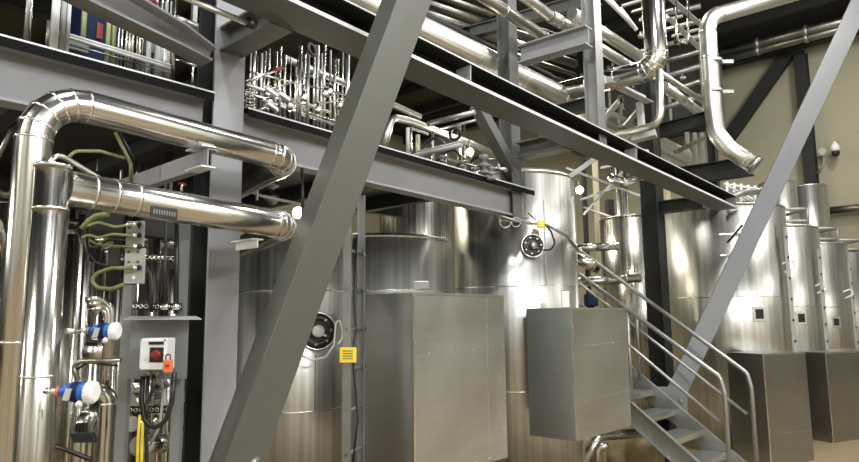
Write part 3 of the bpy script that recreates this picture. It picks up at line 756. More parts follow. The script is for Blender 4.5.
# warning stripe reflection stays in the metal; box 2
c = P(571, 308, 5.15); e = PY(625, 309, c.y); bt = PY(630, 431, c.y); cb_ = P(573.5, 441, 5.15)
sheet_box(c.x, c.y, e.x-c.x, .42, cb_.z, (c.z+e.z)/2, 'hanging sheet metal enclosure in front of the tall middle tank, left of the stair',
          rivets=((.1, .70, .95, .72, 12), (.04, .28, .96, .30, 10)))
B2_ = (c, e)
# small brackets above boxes
q = P(421, 285, 5.0); single('tank_bracket', MB().box(q, rt*.06, fw*.03, Z*.03), dullM, 'small steel bracket on the wide tank above the left enclosure', 'bracket', bevel=.006)
q = P(565, 299, 5.45); single('tank_bracket', MB().box(q, rt*.035, fw*.02, Z*.07), seamM, 'small bracket between the middle tank and the hanging enclosure', 'bracket', bevel=.006)
# box 3 rotated, on the floor
cc = PZ(771, 467, 0); rot = math.radians(-21.3)
zt = P(765, 354.5, (cc-O).dot(fw)).z
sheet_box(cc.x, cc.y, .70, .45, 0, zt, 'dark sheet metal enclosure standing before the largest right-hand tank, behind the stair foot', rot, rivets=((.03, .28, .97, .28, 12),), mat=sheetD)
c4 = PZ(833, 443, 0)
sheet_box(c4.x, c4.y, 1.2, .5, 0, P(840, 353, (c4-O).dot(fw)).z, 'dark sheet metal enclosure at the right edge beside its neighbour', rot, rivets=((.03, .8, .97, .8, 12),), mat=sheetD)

# ================================================================== STAIR
XA = 6.12; XB = 6.86
t = thing('metal_stair', (XA, 1.9, 0), 'galvanised steel stair with tube handrails descending toward the right', 'stair')
zl = lambda y: .22+.77*(y-2.27)      # stringer top line
ylo = 2.27-.22/.77+.05; yhi = 4.05
sd = V((0, 1, .77)).normalized(); nu = V((0, -.77, 1)).normalized()
for xx, sgn in ((XA, 1), (XB, -1)):
    a = V((xx, ylo, zl(ylo)))-nu*.09; b = V((xx, yhi, zl(yhi)))-nu*.09
    prof = U(.18, .05*sgn*-1, .008) if False else [(u*sgn*-1, v) for u, v in U(.18, .05, .008)]
    MB().beam(prof, a, b, nu).build('stringer', galvM, t)
k = 0
y = 2.12
while y < 3.95:
    z = zl(y+.02)-.06
    if z > .05:
        tr = MB().abox(XA+.01, XB-.01, y, y+.25, z-.03, z).build('tread', galvM, t)
        nb_ = MB()
        for i in range(18):
            nb_.abox(XA+.03+i*.039, XA+.045+i*.039, y+.01, y+.24, z, z+.004)
        nb_.build('grip_bars', galvM, tr)
        MB().abox(XA+.01, XB-.01, y-.006, y+.004, z-.05, z+.006).build('nosing', seamM, tr)
    y += .185/.77
for xx, top_, midp, pa, pb in ((XA, ((579, 274), (720, 377)), ((579, 303), (719, 421)), 2.07, 3.8), (XB, ((579, 250), (747, 373)), ((579, 283), (747, 414)), 2.06, 4.3)):
    a = PX(*top_[0], xx); b = PX(*top_[1], xx); foot = V((xx, b.y+.0, 0.0))
    MB().tube([a, b, V((b.x, b.y-.03, b.z-.14)), V((b.x, b.y-.03, 0))], .021, .08, 14).build('handrail', galvM, t)
    a2 = PX(*midp[0], xx); b2_ = PX(*midp[1], xx); MB().tube([a2, b2_], .016, 0, 12).build('mid_rail', galvM, t)
    for f in (.62,):
        q = b.lerp(a, f); MB().cyl(V((xx, q.y, zl(q.y)-.05)), q, .018, seg=12).build('baluster', galvM, t)
    MB().abox(xx-.04, xx+.04, b.y-.07, b.y+.01, 0, .01).build('foot_plate', galvM, t)
# vertical pole at the head of the stair
q = P(577, 310, 5.95)
single('steel_pole', MB().cyl(flat(q, 0), flat(q, P(577, 196, 5.95).z), .019, seg=14), tankR, 'slim vertical pole beside the tall middle tank at the stair head', 'pole')

# ================================================================== LADDER
t = thing('ladder', P(352, 462, 4.4)*1, 'vertical steel ladder left of the tall enclosure with yellow tag', 'ladder')
A0 = P(346.5, 320, 4.0); A1 = P(361.5, 320, 4.25); zt_ = P(350, 200, 4.4).z
dL = (A1-A0); dL.z = 0; dLn = dL.normalized()
for q, sg in ((A0, 1), (A1, -1)):
    MB().beam([(u*sg, v) for u, v in U(.05, .022, .004)], flat(q, 0), flat(q, zt_), dLn.cross(Z)).build('side_rail', galvM, t)
zr = [P(355, y, 4.15).z for y in (252, 290, 329, 368, 408, 450, 492)]
for z in zr:
    MB().cyl(flat(A0, z), flat(A1, z)+dLn*.03, .011, seg=10).build('rung', galvM, t)
    MB().cyl(flat(A1, z)+dLn*.02, flat(A1, z)+dLn*.045, .017, seg=10).build('rung_cap', blackM, t)
q = P(348, 355, 3.94); tg = MB().box(q, rt*.05, fw*.004, Z*.045).build('warning_tag', yellowM, t, bevel=.003)
for k in range(4): MB().box(q-fw*.006+Z*(.024-k*.015), rt*.03, fw*.001, Z*.0028).build('tag_print', oliveM, tg)
spipe([P(357, 235, 4.08), P(354, 300, 4.08), P(356, 330, 4.08), P(352, 352, 4.06), P(358, 420, 4.08), P(352, 470, 4.06)], .006, 'thin dark cable strung down the ladder', mat=blackM)

# ================================================================== LEFT INSTRUMENT CLUSTER
Dp = 2.75
def PP(px, py, d=Dp): return P(px, py, d)
# frame posts and panel
t = thing('control_panel', flat(PP(155, 462, 2.8), 0), 'grey control panel plate on two posts under the lower long pipe', 'panel')
for px in (125.5, 179):
    q = PP(px, 330, 2.86); zt2 = PP(px, 285 if px < 150 else 205, 2.86).z
    MB().beam(U(.04, .035, .004), flat(q, 0), flat(q, zt2), rt).build('post', panelM, t)
a = PP(131, 318, 2.82); b = PP(189, 318, 2.82); z1 = PP(160, 318, 2.82).z; z0 = PP(160, 379, 2.82).z
MB().box((a+b)/2*1+Z*((z0+z1)/2-(a.z+b.z)/2), (b-a).length/2*rt, fw*.003, Z*(z1-z0)/2).build('back_plate', panelM, t, bevel=.001)
h0 = PP(132, 317, 2.82); h1 = PP(189, 317, 2.82)
h1 = h1+rt*.03
MB().prism([h0, h1, h1-fw*.10+rt*.06-Z*.012, h0-fw*.10+rt*.01-Z*.012], Z*.004).build('hood', lightM, t)
# isolator switch
q = PP(155, 354, 2.7)
s = thing('isolator_switch', q-Z*.07, 'pale grey isolator switch box with rotary knob on the control panel', 'switch')
w = .054; hh = .064
MB().box(q+fw*.03, rt*w, fw*.045, Z*hh).build('case', whiteM, s, bevel=.006)
MB().box(q-fw*.02, rt*w*.96, fw*.006, Z*hh*.96).build('cover', whiteM, s, bevel=.004)
MB().box(q-fw*.028+rt*.015+Z*.045, rt*.030, fw*.002, Z*.006).build('black_strip', blackM, s)
MB().box(q-fw*.028+rt*.018-Z*.002, rt*.028, fw*.003, Z*.03).build('switch_plate', blackM, s, bevel=.002)
kn = MB().lathe(q-fw*.03+rt*.018-Z*.002, -fw, [(.02, 0), (.019, .008), (.015, .012)], 20).build('knob', redM, s)
MB().box(q-fw*.046+rt*.018-Z*.002, rt*.018, fw*.006, Z*.005).build('knob_grip', redM, kn)
for sx in (-1, 1):
    for sz in (-1, 1): MB().cyl(q-fw*.026+rt*sx*.05+Z*sz*.057, q-fw*.03+rt*sx*.05+Z*sz*.057, .004, seg=8).build('screw', dullM, s)
for k in range(3): MB().cyl(q+rt*(-.035+k*.035)-Z*hh+fw*.03, q+rt*(-.035+k*.035)-Z*(hh+.025)+fw*.03, .011, seg=10).build('cable_gland', dullM, s)
q2 = PP(168, 366, 2.64)
s = thing('padlock', q2-Z*.03, 'orange-red padlock tag hanging from the isolator switch', 'padlock')
MB().box(q2, rt*.018, fw*.006, Z*.025).build('body', orangeM, s, bevel=.003)
MB().tube([q2-rt*.010+Z*.02, q2-rt*.010+Z*.045, q2+rt*.008+Z*.045, q2+rt*.008+Z*.02], .003, .008, 8).build('shackle', blackM, s)
MB().box(q2-fw*.008+Z*.002, rt*.007, fw*.001, Z*.004).build('print_mark', redM, s)
# cables below
def cable(pts, r, label, mat=blackM, d=2.75, group=None, bend=.05, name='cable'):
    return single(name, MB().tube([P(a, b, d) if len(c) == 0 else P(a, b, c[0]) for a, b, *c in pts], r, bend, 10, 6), mat, label, 'cable', group)
cable([(143, 376), (141.5, 400), (144, 420), (155.6, 430), (167, 418), (172, 400), (174.5, 372)], .010, 'thick black cable hanging in a U below the isolator switch')
cable([(154, 374), (153, 390), (146, 405), (147, 418)], .008, 'second black cable curling below the isolator switch')
cable([(148, 374), (146, 420), (147, 470), (147, 530, 2.75)], .008, 'black cable dropping straight to the floor below the switch')
cable([(140, 415), (138, 440), (137, 468), (136, 560)], .006, 'left of the two yellow cables below the panel', yellowM, 2.85)
cable([(144, 412), (142, 440), (141.5, 468), (141, 560)], .006, 'right of the two yellow cables below the panel', yellowM, 2.85)
cable([(160, 372), (163, 395), (160, 425), (150, 445)], .006, 'pale thin cable behind the U-shaped black cable', lightM, 2.9)
# perforated tray strips
def strip(x0, y0, x1, y1, d, label, mat=dullM):
    a = P(x0, y0, d); b = P(x1, y1, d); t = thing('cable_tray', (a+b)/2, label, 'tray')
    MB().beam(R(.004, .032), a, b, Z).build('strip', darkM, t)
    n = 9
    for i in range(n):
        q = a.lerp(b, (i+.5)/n)-fw*.004; MB().ring(q, fw, .008, .003, 10, 6).build('slot_ring', seamM, t)
strip(133, 306, 182, 307, 2.83, 'perforated tray strip just above the control panel hood')
strip(146, 257, 184, 259, 2.95, 'perforated tray strip under the lower long pipe beside the junction plate')
strip(128, 410, 176, 409, 3.0, 'perforated tray strip below the control panel')
for k, (px, lab) in enumerate(((165, 'left black cable'), (176, 'right black cable'))):
    cable([(px+1, 222), (px+.5, 265), (px, 314)], .010 if k else .007, lab+' dropping from the lower long pipe to the panel hood', blackM, 2.8)
    q = P(px, 307, 2.78); single('cable_gland', MB().cyl(q-Z*.012, q+Z*.012, .016, seg=12), seamM, ('left', 'right')[k]+' cable gland above the panel hood', 'gland')
# junction plate
t = thing('junction_plate', PP(135, 284), 'grey bolted junction plate with hose fittings above the left panel post', 'plate')
a = PP(135, 266); MB().box(a, rt*.043, fw*.006, Z*.075).build('plate', plateM, t, bevel=.002)
MB().box(PP(135, 234)+fw*.004, rt*.038, fw*.006, Z*.055).build('plate', plateM, t, bevel=.002)
for (x_, y_) in ((130, 252), (139, 252), (130, 262), (139, 262), (130, 228), (140, 228)):
    MB().cyl(PP(x_, y_)-fw*.004, PP(x_, y_)-fw*.014, .004, seg=8).build('bolt_hole', blackM, t)
q = PP(134, 278); MB().lathe(q-fw*.004, -fw, [(.009, 0), (.009, .006), (.004, .01)], 14).build('bolt', whiteM, t)
for y_ in (225, 236, 247, 268):
    q = PP(140, y_); MB().cyl(q-rt*.05-fw*.02, q-fw*.02, .008, seg=12).build('hose_fitting', seamM, t); MB().cyl(q-fw*.02, q-fw*.02+rt*.012, .011, seg=6).build('fitting_nut', blackM, t)
q = PP(117, 257, 2.82); single('solenoid_valve', MB().box(q, rt*.030, fw*.03, Z*.04), blackM, 'black solenoid block left of the junction plate', 'valve', bevel=.004)
# hoses
def hose(pts, r, label, mat, d=2.72, bend=.04): return cable(pts, r, label, mat, d, name='hose', bend=bend)
hose([(133, 225), (115, 227), (98, 222), (88, 226)], .0058, 'topmost yellow-green hose left of the junction plate', ygM)
hose([(133, 236), (113, 234), (98, 238), (88, 234), (82, 238)], .0058, 'second yellow-green hose left of the junction plate', ygM)
hose([(133, 247), (112, 246), (96, 244), (90, 240)], .005, 'third hose from the top left of the junction plate', oliveM)
hose([(128, 241), (108, 239), (97, 248), (91, 246)], .006, 'thin black hose between the yellow-green hoses', blackM, 2.78)
hose([(82, 229), (88, 222), (96, 216), (108, 214)], .014, 'thick olive hose curving up at far left of the hose bundle', oliveM, 2.85)
hose([(133, 268), (112, 268), (97, 273), (91, 281), (98, 288), (112, 289), (124, 284)], .0085, 'looped olive hose below the solenoid block', oliveM)
hose([(84, 232), (88, 252), (98, 263), (108, 266)], .008, 'black hose curving down behind the loop', blackM, 2.8)
hose([(145, 266), (151, 275), (152, 290), (151, 312)], .009, 'black-green hose dropping right of the junction plate', blackM, 2.8)
for k in range(6):
    a = (96+k*3, 240+k*4); single('hose_ferrule', MB().cyl(P(a[0], a[1], 2.8), P(a[0]+14, a[1]-1, 2.8), .007, seg=12), (seamM, ygM, thinM)[k % 3], 'short bright ferrule in the hose bundle', 'ferrule', 'hose ferrules')
# flow transmitters
def transmitter(px, py, s, d, label, orange=False):
    """barrel along camera right"""
    q = P(px, py, d); t = thing('flow_transmitter', q-Z*.06*s, label, 'transmitter')
    ax = (rt-Z*.04).normalized()
    MB().lathe(q-ax*.045*s, ax, [(.036*s, 0), (.040*s, .006*s), (.040*s, .07*s), (.036*s, .075*s)], 28).build('body', blueM, t)
    MB().lathe(q-ax*.028*s, ax, [(.0405*s, 0), (.042*s, .002*s), (.042*s, .03*s), (.0405*s, .032*s)], 28).build('dark_band', navyM, t)
    c = q+ax*.03*s; cp = MB().lathe(c, ax, [(.043*s, 0), (.043*s, .032*s), (.036*s, .038*s)], 28).build('cap', whiteM, t)
    x, y, z = basis(ax)
    for k in range(18):
        a = k*math.tau/18; e_ = x*math.cos(a)+y*math.sin(a)
        MB().box(c+ax*.016*s+e_*.043*s, ax*.015*s, e_*.0025*s, ax.cross(e_)*.004*s).build('cap_rib', whiteM, cp)
    MB().lathe(q-ax*.046*s, -ax, [(.034*s, 0), (.022*s, .03*s), (.018*s, .04*s)], 24).build('neck', blueM, t)
    MB().cyl(q-ax*.085*s, q-ax*.095*s, .02*s).build('collar', orangeM if orange else galvM, t)
    MB().cyl(q-ax*.095*s, q-ax*.15*s, .013*s).build('stem', seamM, t)
    MB().box(q-fw*.042*s-ax*.03*s-Z*.005, ax*.013*s, fw*.003, Z*.024*s+ax*.006*s).build('label_plate', lightM, t)
    p_ = q+ax*.012*s-Z*.042*s-fw*.02*s; MB().lathe(p_, (-fw*.7-Z*.5), [(.013*s, -.02), (.013*s, .012), (.008*s, .014)], 18).build('port', whiteM, t)
    return t
transmitter(106, 331, .70, 2.42, 'blue and white flow transmitter, upper one left of the control panel')
transmitter(80, 392, .78, 2.17, 'blue and white flow transmitter with orange collar, lower one', True)
spipe([P(80, 331, 2.42), P(66, 331, 2.36)], .010, 'short horizontal stub feeding the upper transmitter', mat=seamM)
# tube elbow and leg right of lower transmitter
pipe('steel_pipe', [P(97, 392, 2.9), P(110, 392, 2.9), flat(P(109, 400, 2.9), 0)], .036, .05, 'polished pipe bending down behind the lower transmitter', pipeM, 6, 24)
spipe([P(121, 360, 2.7), P(95, 361, 2.7), P(82, 361, 2.7), P(72, 365, 2.7), P(78, 380, 2.7)], .010, 'bent steel tube above the lower transmitter', bend=.04, mat=dullM)
spipe([P(118, 366, 2.75), P(88, 362, 2.72), P(76, 370, 2.72)], .005, 'thin dark sensor cable above the lower transmitter', mat=blackM)
# U tubes
for k in range(3):
    o_ = k*5
    spipe([P(86+o_*.4, 300+o_, 2.95), P(100+o_*.3, 298+o_, 2.95), P(112-o_*.5, 306+o_, 2.95), P(112-o_*.5, 322, 2.95), flat(P(112-o_*.5, 322, 2.95), 1.2)], .013, ('outer', 'middle', 'inner')[k]+' bent tube arching over the upper transmitter', bend=.06, mat=pipeM)
pipe('steel_pipe', [P(88, 350, 3.1), P(104, 352, 3.1), P(117, 348, 3.1)], .05, .05, 'short fat polished pipe between the two transmitters', pipeM, seg=20)
# big polished elbow
pipe('steel_pipe', [flat(P(84, 420, 3.0), 0), P(84, 424, 3.0), P(99, 408, 3.1)], .045, .06, 'polished elbow behind the lower transmitter', pipeM, seg=20)
q = P(84, 437, 2.7); t = thing('pressure_switch', q-Z*.03, 'small dark finned switch below the lower transmitter', 'switch')
MB().box(q, rt*.045, fw*.015, Z*.02+rt*-.01).build('case', blackM, t, bevel=.002)
for k in range(4): MB().box(q-rt*.03+rt*k*.012+Z*.035, rt*.003, fw*.012, Z*.02).build('fin', blackM, t)
spipe([P(56, 446, 2.6), P(66, 450, 2.6), P(92, 460, 2.6)], .009, 'black rod reaching right from the capped riser', mat=blackM)
# rear risers, left part
for i, (px, d, r_, yt, mt) in enumerate(((6, 3.4, .07, 205, tankM), (78, 3.2, .02, 215, pipeM), (84, 3.3, .035, 262, thinM), (98, 3.5, .03, 250, thinM), (107, 3.6, .035, 290, pipeM), (118, 3.3, .013, 290, thinM), (152, 3.6, .035, 240, thinM), (160, 3.9, .05, 285, pipeM), (172, 3.7, .04, 270, thinM), (128, 4.2, .06, 200, tankM))):
    q = P(px, 300, d)
    single('riser_pipe', MB().cyl(flat(q, 0), flat(q, P(px, yt, d).z), r_, seg=20), mt, 'vertical stainless riser among the left-hand pipework', 'pipe', 'left-hand risers')
for i, (x0, y0, x1, y1, d, r_) in enumerate(((-8, 226, 14, 228, 3.3, .05), (-8, 190, 20, 196, 3.5, .03), (-8, 250, 12, 252, 3.5, .04), (130, 388, 176, 384, 3.5, .03), (130, 402, 180, 396, 3.6, .045), (132, 424, 180, 420, 3.5, .04), (138, 446, 184, 440, 3.4, .05), (130, 238, 182, 246, 3.6, .03), (66, 232, 84, 230, 3.0, .012), (76, 340, 120, 342, 3.6, .03), (140, 370, 178, 392, 3.4, .02))):
    single('header_pipe', MB().cyl(P(x0, y0, d), P(x1, y1, d+.4), r_, seg=18), pipeM if i % 2 else tankM, 'horizontal stainless header among the left-hand pipework', 'pipe', 'left-hand headers')

# ================================================================== UPPER LEFT RACK (above the lower beam)
def vtube(px, y0, y1, d, r_, label, mat=thinM, group=None, name='riser_pipe', seg=12):
    a = P(px, y1, d); b = P(px, y0, d); return single(name, MB().cyl(a, flat(a, b.z), r_, seg=seg), mat, label, 'pipe', group)
def dpy(px, Yp): return PY(px, 100, Yp).dot(fw)
Yr = 3.7
def vy(px, y0, y1, Yp, r_, label, mat=thinM, group=None, name='riser_pipe'):
    a = PY(px, y1, Yp); b = PY(px, y0, Yp); return single(name, MB().cyl(a, flat(a, b.z), r_, seg=12), mat, label, 'pipe', group)
for px, w, mt, lab in ((53, .02, whiteM, 'left white post of the pair'), (61, .013, lightM, 'middle lilac post of the pair'), (66.5, .010, whiteM, 'right white post of the pair')):
    vy(px, -30, 52, 3.45, w, lab+' standing on the upper left beam', mt, name='rail_post')
vy(25, -30, 46, 3.45, .010, 'left grey rail post at the top left corner', galvM, name='rail_post')
vy(28.5, -30, 46, 3.45, .006, 'thin bright post beside the top left rail post', seamM, name='rail_post')
vy(46.5, 20, 50, 3.6, .008, 'short post left of the white posts', galvM, name='rail_post')
for k, (y0, y1, r_) in enumerate(((31, 66, .008), (34, 69, .009), (41, 73, .006), (-16, 22, .008))):
    spipe([PY(57, y0, 3.5), PY(172, y1, 3.5)], r_, ('upper', 'middle', 'lower', 'topmost')[k]+' horizontal guard rail tube above the upper left beam', mat=whiteM if k < 2 else dullM, name='guard_rail_tube')
q0 = PY(92, 36, 4.2)
t = thing('blue_cabinet', q0-Z*.35, 'dark blue cabinet with red mark behind the upper left guard rail', 'cabinet')
MB().box(q0, X*.12, Y*.15, Z*.33).build('case', navyM, t, bevel=.01)
MB().box(q0-Y*.155+V((-.01, 0, -.02)), X*.018, Y*.003, Z*.05).build('red_mark', redM, t)
MB().box(q0-Y*.16+V((.1, 0, -.1)), X*.006, Y*.01, Z*.03).build('handle', galvM, t)
for px in (106.5, 112): vy(px, 0, 66, 3.75, .013, 'yellow-green riser right of the blue cabinet', ygM, 'yellow-green risers')
vy(83, 5, 40, 3.9, .014, 'yellow-green riser left of the blue cabinet', ygM)
for i in range(16):
    px = 117+i*3.6+random.uniform(-.6, .6); mt = random.choice([thinM, seamM, lightM, dullM, thinM])
    vy(px, 0, 76+i*.6, 3.6+random.random()*.5, random.choice([.005, .007, .010, .006]), 'thin vertical tube in the row behind the upper left guard rail', mt, 'upper left row of tubes')
for px, r_ in ((147, .014), (157, .022), (163, .018), (167, .010)):
    vy(px, 30, 84, 3.55, r_, 'thick pale vertical pipe at right end of the upper left rack', lightM if px != 163 else tankR, 'thick pale rack pipes')
vy(172, -10, 84, 3.3, .009, 'bright thin post where the bent beam crosses the rack', seamM, name='rail_post')
vy(192, 58, 90, 3.6, .006, 'short thin post left of the wide column', seamM, name='rail_post')
spipe([PY(174, 60, 3.4), PY(180, 60, 3.4), PY(196, 66, 3.4)], .006, 'thin bent tube left of the wide column', mat=seamM)
spipe([PY(172, 18, 3.6), PY(202, 30, 3.6)], .03, 'dull pipe stub above the bent beam', mat=dullM)
vpost(193, -20, 45, 3.7, .06, 'pale post above the bent beam left of the column', galvM, prof=R(.03, .03))
q = PY(152, 6, 3.7); single('valve', MB().ring(q, Y, .035, .009, 20), redM, 'red valve wheel above the bent beam', 'valve')
for i in range(9):
    px = 126+i*5; vy(px, -20, 18+i*2.2, 3.9+.2*random.random(), .007, 'thin tube above the bent beam at top', (seamM, thinM)[i % 2], 'tubes above the bent beam')
# dark boxes/valves behind
for (px, py, sx, sz) in ((73, 47, .07, .03), (150, 47, .03, .05), (129, 50, .015, .04)):
    q = PY(px, py, 3.8); single('valve_actuator', MB().box(q, X*sx, Y*.04, Z*sz), panelM, 'dark actuator block behind the upper left guard rail', 'actuator', 'rack actuators', bevel=.006)
# under-deck cables, left
spipe([PY(66, 160, 3.3), PY(75, 151, 3.3), PY(100, 151, 3.3), PY(124, 158, 3.3)], .008, 'yellow-green cable arching under the platform above the lower pipe', mat=ygM, name='cable', cat='cable')
spipe([PY(115, 132, 3.2), PY(124, 150, 3.2), PY(131, 165, 3.2), PY(131, 182, 3.2)], .009, 'olive sleeve hanging down between the long pipes', mat=oliveM, name='cable', cat='cable')
spipe([PY(119, 132, 3.2), PY(128, 148, 3.2), PY(134, 160, 3.2)], .007, 'black cable beside the hanging olive sleeve', mat=blackM, name='cable', cat='cable')
for i in range(6):
    y0 = 122+i*9
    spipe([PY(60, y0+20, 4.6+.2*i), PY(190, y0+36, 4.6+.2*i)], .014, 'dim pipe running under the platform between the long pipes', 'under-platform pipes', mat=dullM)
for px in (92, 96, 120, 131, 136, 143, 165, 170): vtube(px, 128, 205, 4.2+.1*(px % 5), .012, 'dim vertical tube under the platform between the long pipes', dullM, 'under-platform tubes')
q = PY(182, 184, 3.2); t = thing('valve', q, 'small red valve handle above the lower long pipe left of the column', 'valve')
MB().box(q, X*.022, Y*.006, Z*.007).build('lever', redM, t); MB().cyl(q-Z*.04, q, .008, seg=8).build('stem', seamM, t)
# far-left slanted tube
spipe([P(-6, 165, 3.2), P(22, 108, 3.2)], .012, 'slanted tube at the far left edge', mat=dullM)

# between long pipes right of the column
spipe([PY(246, 190, 3.6), PY(262, 196, 3.6), PY(300, 204, 3.6)], .010, 'thin rail tube right of the wide column between the long pipes', mat=lightM)
vy(257, 182, 200, 3.5, .008, 'short upright between the long pipes', lightM, name='rail_post')
q = PY(272, 193, 3.7); t = thing('valve', q, 'dark valve cluster between the long pipes right of the column', 'valve')
MB().lathe(q-Z*.08, Z, [(.02, 0), (.05, .03), (.05, .07), (.02, .09), (.02, .12), (.045, .125), (.045, .14)], 16).build('body', dullM, t)
MB().ring(q+Z*.08, V((.2, -1, .3)), .035, .008, 18).build('wheel', blackM, t)
single('hanger_rod', MB().cyl(PY(302, 168, 2.9), PY(303, 222, 2.9), .009), blackM, 'dark hanger rod joining the ends of the two long pipes', 'rod')

# ================================================================== CENTRE-LEFT RACK (above lower beam, left of brace)
for i in range(26):
    px = 249+i*4+random.uniform(-2, 2); Yp = 3.7+random.random()*.9
    y0 = 42+random.random()*22; y1 = 112+(px-246)*.27
    vy(px, y0, y1, Yp, random.choice([.006, .010, .014, .009]), 'bright vertical tube in the pipe rack left of the big brace', random.choice([seamM, thinM, tankR, seamM]), 'centre rack uprights')
for i, (x0, y0, x1, y1) in enumerate(((246, 85, 330, 112), (246, 93, 340, 122), (250, 72, 350, 96), (262, 100, 350, 130), (246, 82, 285, 66), (262, 92, 312, 76), (300, 108, 350, 98), (256, 112, 290, 96))):
    spipe([PY(x0, y0, 3.9), PY(x1, y1, 3.9)], (.014, .010, .008, .012)[i % 4], 'horizontal tube threading the pipe rack left of the big brace', 'centre rack cross tubes', mat=(tankR, seamM, thinM)[i % 3])
for i, (px, py) in enumerate(((268, 92), (276, 96), (330, 90), (325, 92), (318, 108), (340, 104), (304, 96), (290, 104))):
    q = PY(px, py, 3.75); tt = thing('valve', q, 'small handwheel valve in the pipe rack left of the big brace', 'valve', 'centre rack valves')
    MB().lathe(q-Z*.03, Z, [(.012, -.02), (.028, 0), (.028, .03), (.012, .04), (.010, .07)], 12).build('body', seamM, tt)
    MB().ring(q+Z*.045, Z+Y*-.4, .024, .005, 16, 6).build('wheel', galvM, tt)
for i, (px, py) in enumerate(((271, 92), (284, 97), (272, 107))):
    q = PY(px, py, 3.72); single('white_valve_block', MB().box(q, V((.042, 0, -.015)), Y*.02, Z*.013), whiteM, 'white block on the tubes in the rack left of the big brace', 'block', 'white rack blocks', bevel=.004)
q = PY(278, 69, 3.8); single('red_pipe_end', MB().box(q, V((.028, 0, .012)), Y*.02, Z*.012), redM, 'red fitting in the pipe rack near the cross beam', 'fitting', bevel=.005)
t = thing('coil_spring', PY(250, 112, 3.5), 'stacked coil at left end of the centre pipe rack', 'coil')
for i in range(7): MB().ring(PY(250, 110-i*3.2, 3.5), Z, .03, .004, 20, 6).build('turn', seamM, t)
# black hoop fitting under the upper beam
q = PY(312, 50, 3.0); single('hoop_clamp', MB().ring(q, V((.3, -1, .2)), .035, .010, 22), blackM, 'black hoop clamp hanging under the upper beam left of the big brace', 'clamp')

# ================================================================== CENTRE RACK (right of brace, above the lower beam)
yl = lambda px: 153+(px-396)*.285
for i, (px, y0, r_, mt) in enumerate(((408, 128, .016, lightM), (411.5, 127, .010, seamM), (418, 135, .02, creamM), (433, 132, .012, seamM), (460, 125, .022, galvM), (465, 122, .012, dullM), (446, 138, .008, seamM), (472, 150, .010, creamM), (500, 160, .016, whiteM))):
    vy(px, y0, yl(px)+3, 3.7+.05*i, r_, 'upright tube in the rack above the long beam right of the big brace', mt, 'right rack uprights')
for i, (x0, y0, x1, y1, r_) in enumerate(((414, 156, 462, 145, .02), (428, 124, 475, 112, .022), (440, 129, 476, 120, .012), (418, 152, 465, 141, .012), (446, 158, 480, 168, .012), (485, 168, 506, 170, .018), (410, 128, 428, 134, .012), (452, 150, 470, 162, .01))):
    single('rack_tube', MB().cyl(P(x0, y0, 5.2+.05*i), P(x1, y1, 5.0+.05*i), r_, seg=12), (lightM, galvM, tankR)[i % 3], 'slanted tube in the rack above the long beam right of the big brace', 'tube', 'right rack cross tubes')
for i, (px, py, R_) in enumerate(((434, 150, .10), (451, 160, .085), (478, 166, .075), (455, 134, .05))):
    q = P(px, py, 5.3+.1*i); single('black_hose_loop', MB().ring(q, (fw+rt*.5+Z*.1*i).normalized(), R_, .014, 26), blackM, 'black hose loop in the rack right of the big brace', 'hose', 'black hose loops')
for i, (px, py, s_) in enumerate(((484, 163, 1.1), (491, 172, .75), (475, 172, .6), (442, 160, .6), (462, 165, .6))):
    q = P(px, py, 5.0); tt = thing('valve', q, 'dark stacked valve above the long beam near the hanging post', 'valve', 'right rack valves')
    MB().lathe(q-Z*.08*s_, Z, [(.045*s_, 0), (.045*s_, .015*s_), (.02*s_, .02*s_), (.02*s_, .045*s_), (.05*s_, .05*s_), (.05*s_, .065*s_), (.025*s_, .07*s_), (.025*s_, .1*s_), (.04*s_, .105*s_), (.03*s_, .14*s_)], 16).build('body', panelM, tt)
    MB().cyl(q+Z*.03, q+Z*.03+rt*.08*s_, .010, seg=8).build('actuator', dullM, tt)
# flood lights (lit)
def flood(px, py, d, e, label, s=.05):
    q = P(px, py, d); t = thing('flood_light', q, label, 'lamp')
    n = (-fw-Z*.25).normalized()
    MB().lathe(q-n*.08, n, [(s*.5, 0), (s*1.2, .05), (s*1.25, .075)], 20).build('housing', dullM, t)
    MB().lathe(q-n*.004, n, [(s, 0), (s*.8, .01), (.004, .014)], 20).build('lens', lampM, t)
    MB().cyl(q-n*.08, q-n*.08+Z*.12, .01, seg=8).build('bracket', dullM, t)
    l = bpy.data.lights.new('lamp', 'POINT'); l.energy = e; l.color = (1, .9, .72); l.shadow_soft_size = .05
    lo = bpy.data.objects.new('lamp_light', l); C.objects.link(lo); lo.location = (q+n*.08)-q; lo.parent = t
flood(470, 152, 6.0, 14, 'lit flood lamp glowing under the curved pipe above the long beam', .03)
flood(580, 190, 9.0, 25, 'lit flood lamp glowing right of the tall middle tank', .045)
flood(298, 213, 6.6, 50, 'lit flood lamp glowing behind the end of the lower long pipe', .05)

